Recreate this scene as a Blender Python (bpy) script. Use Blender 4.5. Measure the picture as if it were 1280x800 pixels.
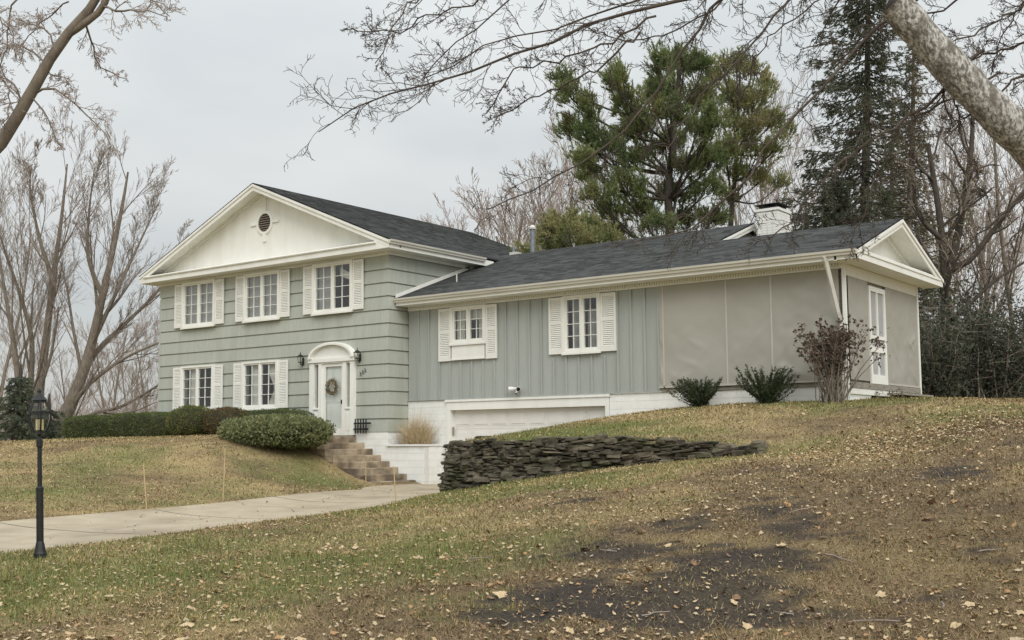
import bpy, math, random
import numpy as np
from mathutils import Vector, Matrix
R = math.radians
for o in list(bpy.data.objects): bpy.data.objects.remove(o)
scene = bpy.context.scene
col = scene.collection
rnd = random.Random(7)
rng = np.random.default_rng(7)

# ------------------------------------------------------------------ camera
CAM = np.array([22.832, -24.290, 1.179])
YAW, PIT, ROL = 0.64566, 0.09318, -0.007016
FPX, CX, CY = 1420.92, 640.0, 419.73          # focal length and principal point at 1280 x 800
_f = np.array([-math.sin(YAW)*math.cos(PIT), math.cos(YAW)*math.cos(PIT), math.sin(PIT)])
_r0 = np.array([math.cos(YAW), math.sin(YAW), 0.0]); _u0 = np.cross(_r0, _f)
_r = math.cos(ROL)*_r0 + math.sin(ROL)*_u0; _u = -math.sin(ROL)*_r0 + math.cos(ROL)*_u0
cam = bpy.data.cameras.new('camera'); camo = bpy.data.objects.new('camera', cam); col.objects.link(camo)
camo.matrix_world = Matrix(((_r[0], _u[0], -_f[0], CAM[0]), (_r[1], _u[1], -_f[1], CAM[1]), (_r[2], _u[2], -_f[2], CAM[2]), (0, 0, 0, 1)))
cam.sensor_width = 36; cam.lens = 36*FPX/1280; cam.shift_y = (CY-400)/1280
cam.clip_start = 0.1; cam.clip_end = 3000
scene.camera = camo
def P(u, v, D):                                # a survey point: photo pixel and distance along the view axis -> world
    return CAM + D*(_f + _r*(u-CX)/FPX - _u*(v-CY)/FPX)

# ------------------------------------------------------------------ sky, sun, exposure
SUN_EL, SUN_AZ = R(40), R(130)                 # azimuth from +Y towards +X
w = bpy.data.worlds.new('World'); scene.world = w; w.use_nodes = True
nt = w.node_tree; nt.nodes.clear()
def N(nt, t, **k):
    n = nt.nodes.new(t)
    for a, b in k.items():
        if a == 'inp':
            for i, val in b.items(): n.inputs[i].default_value = val
        else: setattr(n, a, b)
    return n
L = lambda nt, a, b: nt.links.new(a, b)
sky = N(nt, 'ShaderNodeTexSky', sky_type='NISHITA', sun_disc=False, sun_elevation=SUN_EL, sun_rotation=SUN_AZ, air_density=1.0, dust_density=2.0)
tc = N(nt, 'ShaderNodeTexCoord')
mp = N(nt, 'ShaderNodeMapping', inp={'Scale': (1.0, 1.0, 2.6)}); L(nt, tc.outputs['Generated'], mp.inputs['Vector'])
n1 = N(nt, 'ShaderNodeTexNoise', inp={'Scale': 2.1, 'Detail': 5.0, 'Roughness': 0.5}); L(nt, mp.outputs[0], n1.inputs['Vector'])
cr = N(nt, 'ShaderNodeValToRGB'); L(nt, n1.outputs['Fac'], cr.inputs['Fac'])
cr.color_ramp.elements[0].position = 0.36; cr.color_ramp.elements[0].color = (6.2, 6.5, 6.5, 1)
cr.color_ramp.elements[1].position = 0.66; cr.color_ramp.elements[1].color = (8.0, 8.05, 7.9, 1)
sx = N(nt, 'ShaderNodeSeparateXYZ'); L(nt, tc.outputs['Generated'], sx.inputs[0])
el = N(nt, 'ShaderNodeMapRange', inp={'From Min': 0.0, 'From Max': 1.0, 'To Min': 0.62, 'To Max': 1.86}); L(nt, sx.outputs['Z'], el.inputs['Value'])
vm = N(nt, 'ShaderNodeVectorMath', operation='SCALE'); L(nt, cr.outputs[0], vm.inputs[0]); L(nt, el.outputs[0], vm.inputs['Scale'])
mx = N(nt, 'ShaderNodeMix', data_type='RGBA', inp={0: 0.9}); L(nt, sky.outputs[0], mx.inputs[6]); L(nt, vm.outputs[0], mx.inputs[7])
bg = N(nt, 'ShaderNodeBackground', inp={'Strength': 0.1}); L(nt, mx.outputs[2], bg.inputs[0])
wo = N(nt, 'ShaderNodeOutputWorld'); L(nt, bg.outputs[0], wo.inputs[0])
sl = bpy.data.lights.new('sun', 'SUN'); sl.energy = 1.5; sl.angle = R(40); sl.color = (1.0, 0.975, 0.94)
so = bpy.data.objects.new('sun', sl); col.objects.link(so)
sd = Vector((math.sin(SUN_AZ)*math.cos(SUN_EL), math.cos(SUN_AZ)*math.cos(SUN_EL), math.sin(SUN_EL)))
so.rotation_euler = sd.to_track_quat('Z', 'Y').to_euler(); so.location = (0, 0, 60)
scene.render.engine = 'CYCLES'
vs = scene.view_settings; vs.view_transform = 'Standard'; vs.look = 'None'; vs.gamma = 1.0; vs.exposure = 0.24
scene.cycles.max_bounces = 8; scene.cycles.transparent_max_bounces = 12

# ------------------------------------------------------------------ materials
def srgb(r, g, b):
    f = lambda c: ((c/255+0.055)/1.055)**2.4 if c > 10 else c/255/12.92
    return (f(r), f(g), f(b), 1)
def mat(name, c1, c2=None, rough=0.75, scale=6.0, detail=5.0, bump=0.0, bscale=None, stretch=(1, 1, 1), c3=None, s3=0.7, metallic=0.0, spec=0.35, rnd_amt=0.0, lo=0.35, hi=0.65, trans=0.0):
    m = bpy.data.materials.new(name); m.use_nodes = True; t = m.node_tree
    b = t.nodes['Principled BSDF']; b.inputs['Roughness'].default_value = rough; b.inputs['Metallic'].default_value = metallic
    b.inputs['Specular IOR Level'].default_value = spec
    g = N(t, 'ShaderNodeNewGeometry'); mp = N(t, 'ShaderNodeMapping', inp={'Scale': stretch}); L(t, g.outputs['Position'], mp.inputs[0])
    out = None
    if c2:
        n = N(t, 'ShaderNodeTexNoise', inp={'Scale': scale, 'Detail': detail, 'Roughness': 0.6}); L(t, mp.outputs[0], n.inputs['Vector'])
        mr = N(t, 'ShaderNodeMapRange', inp={'From Min': lo, 'From Max': hi}); L(t, n.outputs['Fac'], mr.inputs[0])
        mx = N(t, 'ShaderNodeMix', data_type='RGBA', inp={6: c1, 7: c2}); L(t, mr.outputs[0], mx.inputs[0]); out = mx.outputs[2]
        if c3:
            n2 = N(t, 'ShaderNodeTexNoise', inp={'Scale': s3, 'Detail': 4.0}); L(t, mp.outputs[0], n2.inputs['Vector'])
            mr2 = N(t, 'ShaderNodeMapRange', inp={'From Min': 0.5, 'From Max': 0.68}); L(t, n2.outputs['Fac'], mr2.inputs[0])
            mx2 = N(t, 'ShaderNodeMix', data_type='RGBA', inp={7: c3}); L(t, mr2.outputs[0], mx2.inputs[0]); L(t, out, mx2.inputs[6]); out = mx2.outputs[2]
    if rnd_amt:
        oi = N(t, 'ShaderNodeObjectInfo'); mr = N(t, 'ShaderNodeMapRange', inp={'To Min': 1-rnd_amt, 'To Max': 1+rnd_amt}); L(t, oi.outputs['Random'], mr.inputs[0])
        hs = N(t, 'ShaderNodeHueSaturation', inp={'Color': c1}); L(t, mr.outputs[0], hs.inputs['Value'])
        if out: L(t, out, hs.inputs['Color'])
        out = hs.outputs[0]
    if trans:
        tl = N(t, 'ShaderNodeBsdfTranslucent'); ms = N(t, 'ShaderNodeMixShader', inp={0: trans}); om = t.nodes['Material Output']
        if out: L(t, out, tl.inputs[0])
        L(t, b.outputs[0], ms.inputs[1]); L(t, tl.outputs[0], ms.inputs[2]); L(t, ms.outputs[0], om.inputs[0])
    if out: L(t, out, b.inputs['Base Color'])
    else: b.inputs['Base Color'].default_value = c1
    if bump:
        n = N(t, 'ShaderNodeTexNoise', inp={'Scale': bscale or scale*3, 'Detail': 6.0}); L(t, mp.outputs[0], n.inputs['Vector'])
        bp = N(t, 'ShaderNodeBump', inp={'Strength': bump, 'Distance': 0.02}); L(t, n.outputs['Fac'], bp.inputs['Height']); L(t, bp.outputs[0], b.inputs['Normal'])
    return m
def glassmat(name, rough=0.015, tint=(0.96, 0.97, 0.96, 1), refl=1.0):
    m = bpy.data.materials.new(name); m.use_nodes = True; t = m.node_tree; t.nodes.clear()
    tr = N(t, 'ShaderNodeBsdfTransparent', inp={0: tint}); gl = N(t, 'ShaderNodeBsdfGlossy', inp={'Roughness': rough})
    lw = N(t, 'ShaderNodeLayerWeight'); pw = N(t, 'ShaderNodeMath', operation='POWER', inp={1: 4.0}); L(t, lw.outputs['Facing'], pw.inputs[0])
    mt = N(t, 'ShaderNodeMath', operation='MULTIPLY_ADD', inp={1: 0.9*refl, 2: 0.055*refl}); L(t, pw.outputs[0], mt.inputs[0])
    g = N(t, 'ShaderNodeNewGeometry'); n = N(t, 'ShaderNodeTexNoise', inp={'Scale': 1.3}); L(t, g.outputs['Position'], n.inputs['Vector'])
    bp = N(t, 'ShaderNodeBump', inp={'Strength': 0.12, 'Distance': 0.05}); L(t, n.outputs['Fac'], bp.inputs['Height']); L(t, bp.outputs[0], gl.inputs['Normal'])
    mx = N(t, 'ShaderNodeMixShader'); L(t, mt.outputs[0], mx.inputs[0]); L(t, tr.outputs[0], mx.inputs[1]); L(t, gl.outputs[0], mx.inputs[2])
    o = N(t, 'ShaderNodeOutputMaterial'); L(t, mx.outputs[0], o.inputs[0]); return m
M = {}
M['siding'] = mat('siding', (0.398, 0.420, 0.362, 1), (0.445, 0.466, 0.410, 1), 0.7, 3.0, c3=(0.385, 0.402, 0.345, 1), s3=0.45, bump=0.25, bscale=9, stretch=(6, 6, 0.6), rnd_amt=0.03)
M['batten'] = mat('batten_siding', (0.362, 0.384, 0.358, 1), (0.395, 0.416, 0.388, 1), 0.7, 3.0, c3=(0.352, 0.372, 0.345, 1), s3=0.5, bump=0.2, bscale=9, stretch=(6, 6, 0.5), rnd_amt=0.03)
M['white'] = mat('white_paint', (0.80, 0.80, 0.745, 1), (0.85, 0.845, 0.79, 1), 0.55, 2.5, c3=(0.77, 0.765, 0.70, 1), s3=0.8, stretch=(2, 2, .5), bump=0.05)
M['shutter'] = mat('shutter_paint', (0.76, 0.76, 0.70, 1), (0.81, 0.805, 0.75, 1), 0.6, 4.0)
M['block'] = mat('painted_block', (0.80, 0.81, 0.785, 1), (0.86, 0.86, 0.83, 1), 0.8, 5.0, c3=(0.76, 0.76, 0.72, 1), s3=.9, bump=0.4, bscale=40, rnd_amt=0.03)
M['mortar'] = mat('painted_mortar', (0.66, 0.66, 0.63, 1), (0.72, 0.72, 0.68, 1), 0.9, 10)
M['gutter'] = mat('gutter_metal', (0.62, 0.60, 0.53, 1), (0.50, 0.49, 0.43, 1), 0.45, 1.2, stretch=(1, 1, 4), lo=0.5, hi=0.8)
M['garage'] = mat('garage_paint', (0.72, 0.70, 0.65, 1), (0.77, 0.75, 0.70, 1), 0.6, 2.0)
M['black'] = mat('black_metal', (0.012, 0.013, 0.014, 1), (0.022, 0.023, 0.024, 1), 0.45, 20)
M['glass'] = glassmat('window_glass')
M['lampglass'] = glassmat('lamp_glass', 0.1, (0.95, 0.95, 0.9, 1), 0.9)
M['curtain'] = mat('curtain_cloth', (0.62, 0.61, 0.57, 1), (0.7, 0.69, 0.66, 1), 0.9, 4)
M['blind'] = mat('blind_cloth', (0.36, 0.36, 0.36, 1), (0.42, 0.42, 0.42, 1), 0.9, 2)
M['room'] = mat('room_paint', (0.30, 0.27, 0.23, 1), (0.33, 0.3, 0.26, 1), 0.9, 1)
M['door'] = mat('door_paint', (0.83, 0.845, 0.81, 1), (0.86, 0.87, 0.84, 1), 0.5, 2)
M['tarp'] = mat('tarp_cloth', (0.338, 0.326, 0.282, 1), (0.366, 0.353, 0.306, 1), 0.7, 1.0, c3=(0.385, 0.37, 0.325, 1), s3=0.5, bump=0.12, bscale=7, lo=.3, hi=.7)
M['seam'] = mat('tarp_seam', (0.47, 0.44, 0.39, 1), (0.5, 0.47, 0.42, 1), 0.7, 5)
M['weathered'] = mat('weathered_board', (0.22, 0.20, 0.16, 1), (0.32, 0.30, 0.25, 1), 0.85, 4, stretch=(1, 1, 6), bump=0.3)
M['step'] = mat('step_concrete', (0.24, 0.185, 0.125, 1), (0.45, 0.37, 0.265, 1), 0.9, 2.2, c3=(0.115, 0.09, 0.065, 1), s3=1.5, bump=0.3, bscale=25, lo=.4, hi=.62)
M['drive'] = mat('drive_concrete', (0.365, 0.308, 0.222, 1), (0.44, 0.378, 0.28, 1), 0.9, 1.6, c3=(0.29, 0.24, 0.172, 1), s3=0.5, bump=0.25, bscale=30)
M['stone'] = mat('field_stone', (0.066, 0.056, 0.040, 1), (0.150, 0.130, 0.095, 1), 0.95, 5, c3=(0.058, 0.060, 0.030, 1), s3=2.2, bump=0.8, bscale=18, rnd_amt=0.5)
M['earth'] = mat('wall_earth', (0.03, 0.026, 0.02, 1), (0.05, 0.042, 0.03, 1), 0.95, 8)
M['chimney'] = mat('painted_brick', (0.72, 0.72, 0.68, 1), (0.8, 0.8, 0.76, 1), 0.85, 8, bump=0.3)
M['flue'] = mat('galvanised_pipe', (0.17, 0.19, 0.21, 1), (0.25, 0.27, 0.29, 1), 0.5, 6, metallic=0.4)
M['bark'] = mat('grey_brown_bark', (0.145, 0.122, 0.098, 1), (0.27, 0.23, 0.185, 1), 0.95, 6, stretch=(3, 3, 0.5), bump=0.9, bscale=16)
M['twig'] = mat('brown_twig', (0.26, 0.215, 0.18, 1), (0.35, 0.295, 0.25, 1), 0.9, 2)
M['pinktwig'] = mat('reddish_twig', (0.32, 0.26, 0.225, 1), (0.41, 0.345, 0.30, 1), 0.9, 0.8)
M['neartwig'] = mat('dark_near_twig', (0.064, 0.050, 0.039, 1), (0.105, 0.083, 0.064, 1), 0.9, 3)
M['pinebark'] = mat('dark_pine_bark', (0.05, 0.042, 0.035, 1), (0.10, 0.085, 0.068, 1), 0.95, 6, stretch=(3, 3, 0.6), bump=0.6)
M['needle'] = mat('pine_needle', (0.131, 0.186, 0.072, 1), (0.296, 0.330, 0.144, 1), 0.6, 0.9, detail=3, c3=(0.25, 0.245, 0.10, 1), s3=0.5, trans=.35)
M['needle2'] = mat('yellowing_pine_needle', (0.185, 0.224, 0.086, 1), (0.383, 0.350, 0.165, 1), 0.6, 0.9, detail=3, trans=.35)
M['spruce'] = mat('dark_spruce_needle', (0.081, 0.098, 0.065, 1), (0.163, 0.166, 0.107, 1), 0.7, 1.2, trans=.3)
M['juniper'] = mat('juniper_needle', (0.095, 0.125, 0.085, 1), (0.19, 0.215, 0.14, 1), 0.7, 1.4, trans=.35)
M['cedar'] = mat('olive_cedar_needle', (0.13, 0.13, 0.068, 1), (0.24, 0.19, 0.12, 1), 0.8, 0.8, trans=.35)
M['boxwood'] = mat('boxwood_leaf', (0.064, 0.094, 0.033, 1), (0.154, 0.181, 0.061, 1), 0.65, 3, trans=.3)
M['roundshrub'] = mat('round_shrub_leaf', (0.096, 0.122, 0.039, 1), (0.219, 0.219, 0.070, 1), 0.65, 3, trans=.3)
M['russet'] = mat('russet_shrub_leaf', (0.095, 0.088, 0.041, 1), (0.203, 0.135, 0.061, 1), 0.7, 3, trans=.3)
M['yew'] = mat('yew_leaf', (0.126, 0.150, 0.065, 1), (0.275, 0.286, 0.134, 1), 0.65, 3.5, trans=.3)
M['darkyew'] = mat('dark_yew_leaf', (0.031, 0.049, 0.023, 1), (0.071, 0.089, 0.043, 1), 0.6, 4, trans=.3)
M['hedge'] = mat('thicket_leaf', (0.050, 0.060, 0.040, 1), (0.10, 0.108, 0.074, 1), 0.75, 1.0, trans=.3)
M['dead'] = mat('dead_leaf', (0.075, 0.052, 0.040, 1), (0.135, 0.092, 0.066, 1), 0.85, 6)
M['straw'] = mat('dry_straw', (0.413, 0.312, 0.175, 1), (0.600, 0.488, 0.300, 1), 0.85, 9)
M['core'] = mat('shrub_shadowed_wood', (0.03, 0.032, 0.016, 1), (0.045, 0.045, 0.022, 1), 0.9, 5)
M['birch'] = mat('pale_lichen_bark', (0.17, 0.155, 0.13, 1), (0.60, 0.58, 0.53, 1), 0.95, 42, detail=10, c3=(0.16, 0.14, 0.112, 1), s3=9.0, stretch=(1, 1, .5), bump=1.0, bscale=55, lo=.42, hi=.60)
M['stub'] = mat('dark_broken_wood', (0.03, 0.025, 0.02, 1), (0.06, 0.05, 0.04, 1), 0.95, 20)
M['limb'] = mat('smooth_tan_bark', (0.14, 0.115, 0.088, 1), (0.22, 0.185, 0.145, 1), 0.9, 5, stretch=(2, 2, 0.7), bump=0.6, bscale=14)
M['stake'] = mat('pale_wood_stake', (0.46, 0.33, 0.18, 1), (0.55, 0.41, 0.24, 1), 0.8, 10)
M['wreath'] = mat('wreath_twigs', (0.16, 0.10, 0.065, 1), (0.30, 0.22, 0.15, 1), 0.9, 30)
M['plastic'] = mat('white_plastic', (0.8, 0.8, 0.78, 1), None, 0.4)
M['lens'] = mat('dark_lens', (0.02, 0.02, 0.022, 1), None, 0.2)
M['bulb'] = mat('candle_sleeve', (0.62, 0.55, 0.36, 1), None, 0.5)
M['louvre'] = mat('vent_louvre', (0.20, 0.165, 0.13, 1), (0.26, 0.22, 0.18, 1), 0.7, 8)
M['dark'] = mat('vent_dark', (0.015, 0.014, 0.013, 1), None, 0.9)
for k, (a, b) in enumerate([((0.46, 0.34, 0.19, 1), (0.58, 0.46, 0.29, 1)), ((0.33, 0.19, 0.085, 1), (0.42, 0.26, 0.13, 1)), ((0.42, 0.335, 0.215, 1), (0.50, 0.41, 0.28, 1)), ((0.19, 0.11, 0.06, 1), (0.27, 0.17, 0.095, 1))]):
    M['leaf%d' % k] = mat(['tan_leaf', 'orange_brown_leaf', 'pale_leaf', 'dark_brown_leaf'][k], a, b, 0.8, 25)
# roof shingles: tabs coloured one by one on the real course geometry (uv in metres)
m = bpy.data.materials.new('asphalt_shingle'); m.use_nodes = True; t = m.node_tree; b = t.nodes['Principled BSDF']; b.inputs['Roughness'].default_value = 0.95; b.inputs['Specular IOR Level'].default_value = 0.2
uv = N(t, 'ShaderNodeUVMap'); sp = N(t, 'ShaderNodeSeparateXYZ'); L(t, uv.outputs[0], sp.inputs[0])
rw = N(t, 'ShaderNodeMath', operation='DIVIDE', inp={1: 0.145}); L(t, sp.outputs[1], rw.inputs[0]); fl = N(t, 'ShaderNodeMath', operation='FLOOR'); L(t, rw.outputs[0], fl.inputs[0])
wn = N(t, 'ShaderNodeTexWhiteNoise', noise_dimensions='1D'); L(t, fl.outputs[0], wn.inputs['W'])
ad = N(t, 'ShaderNodeMath', operation='ADD'); L(t, sp.outputs[0], ad.inputs[0]); L(t, wn.outputs['Value'], ad.inputs[1])
dv = N(t, 'ShaderNodeMath', operation='DIVIDE', inp={1: 0.27}); L(t, ad.outputs[0], dv.inputs[0]); f2 = N(t, 'ShaderNodeMath', operation='FLOOR'); L(t, dv.outputs[0], f2.inputs[0])
cb = N(t, 'ShaderNodeCombineXYZ'); L(t, f2.outputs[0], cb.inputs[0]); L(t, fl.outputs[0], cb.inputs[1])
w2 = N(t, 'ShaderNodeTexWhiteNoise', noise_dimensions='2D'); L(t, cb.outputs[0], w2.inputs['Vector'])
rp = N(t, 'ShaderNodeValToRGB'); L(t, w2.outputs['Value'], rp.inputs[0])
rp.color_ramp.elements[0].color = (0.050, 0.054, 0.054, 1); rp.color_ramp.elements[1].color = (0.115, 0.121, 0.119, 1)
g = N(t, 'ShaderNodeNewGeometry'); nn = N(t, 'ShaderNodeTexNoise', inp={'Scale': 60.0, 'Detail': 3.0}); L(t, g.outputs[0], nn.inputs['Vector'])
n3 = N(t, 'ShaderNodeTexNoise', inp={'Scale': 0.9, 'Detail': 4.0}); L(t, g.outputs[0], n3.inputs['Vector'])
m1 = N(t, 'ShaderNodeMath', operation='MULTIPLY_ADD', inp={1: 0.8, 2: 0.2}); L(t, nn.outputs[0], m1.inputs[0])
m2 = N(t, 'ShaderNodeMath', operation='ADD'); L(t, m1.outputs[0], m2.inputs[0]); L(t, n3.outputs[0], m2.inputs[1])
vs2 = N(t, 'ShaderNodeVectorMath', operation='SCALE'); L(t, rp.outputs[0], vs2.inputs[0]); L(t, m2.outputs[0], vs2.inputs['Scale']); L(t, vs2.outputs[0], b.inputs['Base Color'])
M['shingle'] = m
# ground and grass: colour attribute (green / straw / bare earth zones) broken up by fine noise
def lawnmat(name, amt, sc):
    m = bpy.data.materials.new(name); m.use_nodes = True; t = m.node_tree; b = t.nodes['Principled BSDF']; b.inputs['Roughness'].default_value = 0.95; b.inputs['Specular IOR Level'].default_value = 0.1
    at = N(t, 'ShaderNodeAttribute', attribute_name='Col'); g = N(t, 'ShaderNodeNewGeometry')
    nn = N(t, 'ShaderNodeTexNoise', inp={'Scale': sc, 'Detail': 6.0, 'Roughness': 0.7}); L(t, g.outputs[0], nn.inputs['Vector'])
    mr = N(t, 'ShaderNodeMapRange', inp={'From Min': 0.25, 'From Max': 0.75, 'To Min': 1-amt, 'To Max': 1+amt}); L(t, nn.outputs[0], mr.inputs[0])
    sc_ = N(t, 'ShaderNodeVectorMath', operation='SCALE'); L(t, at.outputs['Color'], sc_.inputs[0]); L(t, mr.outputs[0], sc_.inputs['Scale']); L(t, sc_.outputs[0], b.inputs['Base Color'])
    if amt > 0.3:
        bp = N(t, 'ShaderNodeBump', inp={'Strength': 0.9, 'Distance': 0.05}); L(t, nn.outputs[0], bp.inputs['Height']); L(t, bp.outputs[0], b.inputs['Normal'])
    return m
M['ground'] = lawnmat('lawn_ground', 0.6, 22.0); M['blade'] = lawnmat('grass_blade', 0.25, 40.0)

# ------------------------------------------------------------------ mesh helpers
class MB:
    def __init__(s): s.v = []; s.f = []; s.uv = None
    def add(s, v, f):
        k = len(s.v); s.v += [tuple(map(float, q)) for q in v]; s.f += [tuple(i+k for i in q) for q in f]; return s
    def box(s, x0, x1, y0, y1, z0, z1):
        return s.add([(x0, y0, z0), (x1, y0, z0), (x1, y1, z0), (x0, y1, z0), (x0, y0, z1), (x1, y0, z1), (x1, y1, z1), (x0, y1, z1)],
                     [(0, 3, 2, 1), (4, 5, 6, 7), (0, 1, 5, 4), (1, 2, 6, 5), (2, 3, 7, 6), (3, 0, 4, 7)])
    def prism(s, poly, ext):            # polygon (3D points) swept by ext
        n = len(poly); e = np.array(ext); a = [np.array(q, float) for q in poly]
        return s.add(a+[q+e for q in a], [tuple(range(n)), tuple(range(2*n-1, n-1, -1))]+[(i, n+i, n+(i+1) % n, (i+1) % n) for i in range(n)])
    def tube(s, pts, rad, n=6, cap=True):
        pts = [np.array(q, float) for q in pts]; m_ = len(pts)
        if not hasattr(rad, '__len__'): rad = [rad]*m_
        k = len(s.v); ref = None
        for i, q in enumerate(pts):
            d = pts[min(i+1, m_-1)]-pts[max(i-1, 0)]; d = d/(np.linalg.norm(d)+1e-9)
            if ref is None: ref = np.array([1., 0, 0]) if abs(d[0]) < 0.8 else np.array([0, 1., 0])
            a = ref-d*(ref@d); a /= np.linalg.norm(a)+1e-9; b = np.cross(d, a); ref = a
            for j in range(n):
                an = 2*math.pi*j/n; c = q+rad[i]*(math.cos(an)*a+math.sin(an)*b); s.v.append((c[0], c[1], c[2]))
        for i in range(m_-1):
            for j in range(n):
                s.f.append((k+i*n+j, k+i*n+(j+1) % n, k+(i+1)*n+(j+1) % n, k+(i+1)*n+j))
        if cap: s.f.append(tuple(k+j for j in range(n-1, -1, -1))); s.f.append(tuple(k+(m_-1)*n+j for j in range(n)))
        return s
    def mesh(s, name, mt, smooth=False):
        me = bpy.data.meshes.new(name); me.from_pydata(s.v, [], s.f)
        if s.uv is not None:
            ul = me.uv_layers.new(name='UVMap'); ul.data.foreach_set('uv', np.array(s.uv, np.float32).ravel())
        me.materials.append(mt); me.update()
        if smooth: me.polygons.foreach_set('use_smooth', [True]*len(me.polygons))
        return me
    def build(s, name, mt, parent=None, origin=None, smooth=False):
        if origin is not None: s.v = [(a-origin[0], b-origin[1], c-origin[2]) for a, b, c in s.v]
        return link(name, s.mesh(name, M[mt], smooth), parent, origin if origin is not None else (0, 0, 0))
def link(name, me, parent=None, loc=(0, 0, 0), rot=None, sc=None):
    o = bpy.data.objects.new(name, me); col.objects.link(o); o.location = tuple(map(float, loc))
    if rot is not None: o.rotation_euler = rot
    if sc is not None: o.scale = sc
    if parent is not None: o.parent = parent
    return o
def tag(o, label=None, cat=None, group=None, kind=None):
    if label: o['label'] = label
    if cat: o['category'] = cat
    if group: o['group'] = group
    if kind: o['kind'] = kind
    return o
def thing(name, label, cat, loc=(0, 0, 0), group=None):
    return tag(link(name, None, None, loc), label, cat, group)
def npmesh(name, V, F, mt, smooth=False, colors=None):
    V = np.ascontiguousarray(V, np.float32); F = np.ascontiguousarray(F, np.int32); k = F.shape[1]
    me = bpy.data.meshes.new(name); me.vertices.add(len(V)); me.vertices.foreach_set('co', V.ravel())
    me.loops.add(F.size); me.loops.foreach_set('vertex_index', F.ravel()); me.polygons.add(len(F))
    me.polygons.foreach_set('loop_start', np.arange(0, F.size, k, dtype=np.int32))
    try: me.polygons.foreach_set('loop_total', np.full(len(F), k, np.int32))
    except Exception: pass
    if smooth: me.polygons.foreach_set('use_smooth', np.ones(len(F), bool))
    if colors is not None:
        ca = me.color_attributes.new('Col', 'FLOAT_COLOR', 'POINT'); c4 = np.ones((len(V), 4), np.float32); c4[:, :3] = colors; ca.data.foreach_set('color', c4.ravel())
    me.materials.append(M[mt]); me.update(calc_edges=True); return me
def smoothstep(a, b, x): t_ = np.clip((x-a)/(b-a), 0, 1); return t_*t_*(3-2*t_)
_nz = np.random.default_rng(3).random((256, 256))
def noise2(x, y, s=1.0, o=0):
    x = np.asarray(x)*s+o*17.3; y = np.asarray(y)*s+o*9.1; xi = np.floor(x).astype(int); yi = np.floor(y).astype(int); fx = x-xi; fy = y-yi
    fx = fx*fx*(3-2*fx); fy = fy*fy*(3-2*fy); g_ = lambda a, b_: _nz[a % 256, b_ % 256]
    return (g_(xi, yi)*(1-fx)+g_(xi+1, yi)*fx)*(1-fy)+(g_(xi, yi+1)*(1-fx)+g_(xi+1, yi+1)*fx)*fy
def fbm(x, y, s=1.0, o=0): return 0.5*noise2(x, y, s, o)+0.3*noise2(x, y, s*2.3, o+1)+0.2*noise2(x, y, s*5.1, o+2)

# ------------------------------------------------------------------ terrain
class TPS:
    def __init__(s, pts):
        p_ = np.array(pts, float); s.p = p_[:, :2]; n = len(p_)
        K = s.k(np.linalg.norm(s.p[:, None]-s.p[None], axis=2))+np.eye(n)*0.25; Q = np.c_[np.ones(n), s.p]
        A = np.zeros((n+3, n+3)); A[:n, :n] = K; A[:n, n:] = Q; A[n:, :n] = Q.T
        s.w = np.linalg.solve(A, np.r_[p_[:, 2], 0, 0, 0])
    def k(s, r): return np.where(r > 1e-9, r*r*np.log(np.maximum(r, 1e-9)), 0)
    def __call__(s, x, y):
        x = np.asarray(x, float); y = np.asarray(y, float); sh = x.shape; x = x.ravel(); y = y.ravel(); out = np.empty(len(x))
        for i in range(0, len(x), 20000):
            q = np.c_[x[i:i+20000], y[i:i+20000]]; out[i:i+20000] = s.k(np.linalg.norm(q[:, None]-s.p[None], axis=2))@s.w[:-3]+s.w[-3]+q@s.w[-2:]
        return out.reshape(sh)
SHARED = [(14.6, -4.6, 1.08), (15.5, -5, 1.12), (15, -3, 1.5), (16, 0, 1.95), (13.6, .7, 2.06), (16.8, 2.4, 2.0), (13.6, 6, 2.1), (20, 5, 2.0), (20, -3, 1.62), (15, -6, .95)]
LOW = SHARED+[(1.5, 0.5, 0), (6, 0.5, 0), (1.8, -3, 0), (6.2, -3, 0), (4, -1.5, 0), (2.5, -8, -.1), (7.3, -8, -.08), (2.5, -16, -.3), (7.6, -16, -.3), (2.5, -24, -.5), (8, -24, -.5),
  (22.8, -24.3, -.5), (17.4, -17.1, -.4), (13.7, -19.3, -.44), (20.6, -14.7, -.32), (8.6, -15.9, -.3), (6.2, -5.6, .02), (8.56, -5.4, .35), (9.8, -5.4, .52), (11.7, -5.4, .74), (13.3, -5.4, .87), (14.2, -5.3, .94),
  (9, -10, .02), (12, -10, .25), (15, -10, .42), (18, -10, .55), (20, -8, .95), (17, -6.5, .95), (25, -5, 1.5), (25, -12, .65), (24, -18, .0), (13, -14, -.18), (17, -13.5, 0.0),
  (2.2, -4, .04), (2.0, -8, -.02), (1.9, -14, -.22), (0.3, -2.2, .36), (-.7, -2.2, .78), (-1.7, -2.2, 1.16), (-2.8, -2.2, 1.38), (1.3, -2.3, .03), (-6, -1, 1.44), (-11, -1, 1.44), (-14, -1, 1.38), (-20, -1, 1.25),
  (-3, -6, .78), (0, -6, .32), (-8, -6, 1.15), (-3, -12, .3), (-10, -12, .85), (-20, -12, 1.0), (-32, 0, 1.15), (-32, -15, .9), (-6, 12, 1.5), (-20, 14, 1.3), (8, 14, 2.0), (20, 16, 2.1), (32, 4, 1.9), (34, -12, .9), (12, -30, -.7), (-5, -28, -.4), (30, -28, -.5), (-22, -28, .2), (30, 25, 2.1), (-30, 25, 1.2), (0, 28, 1.7)]
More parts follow.
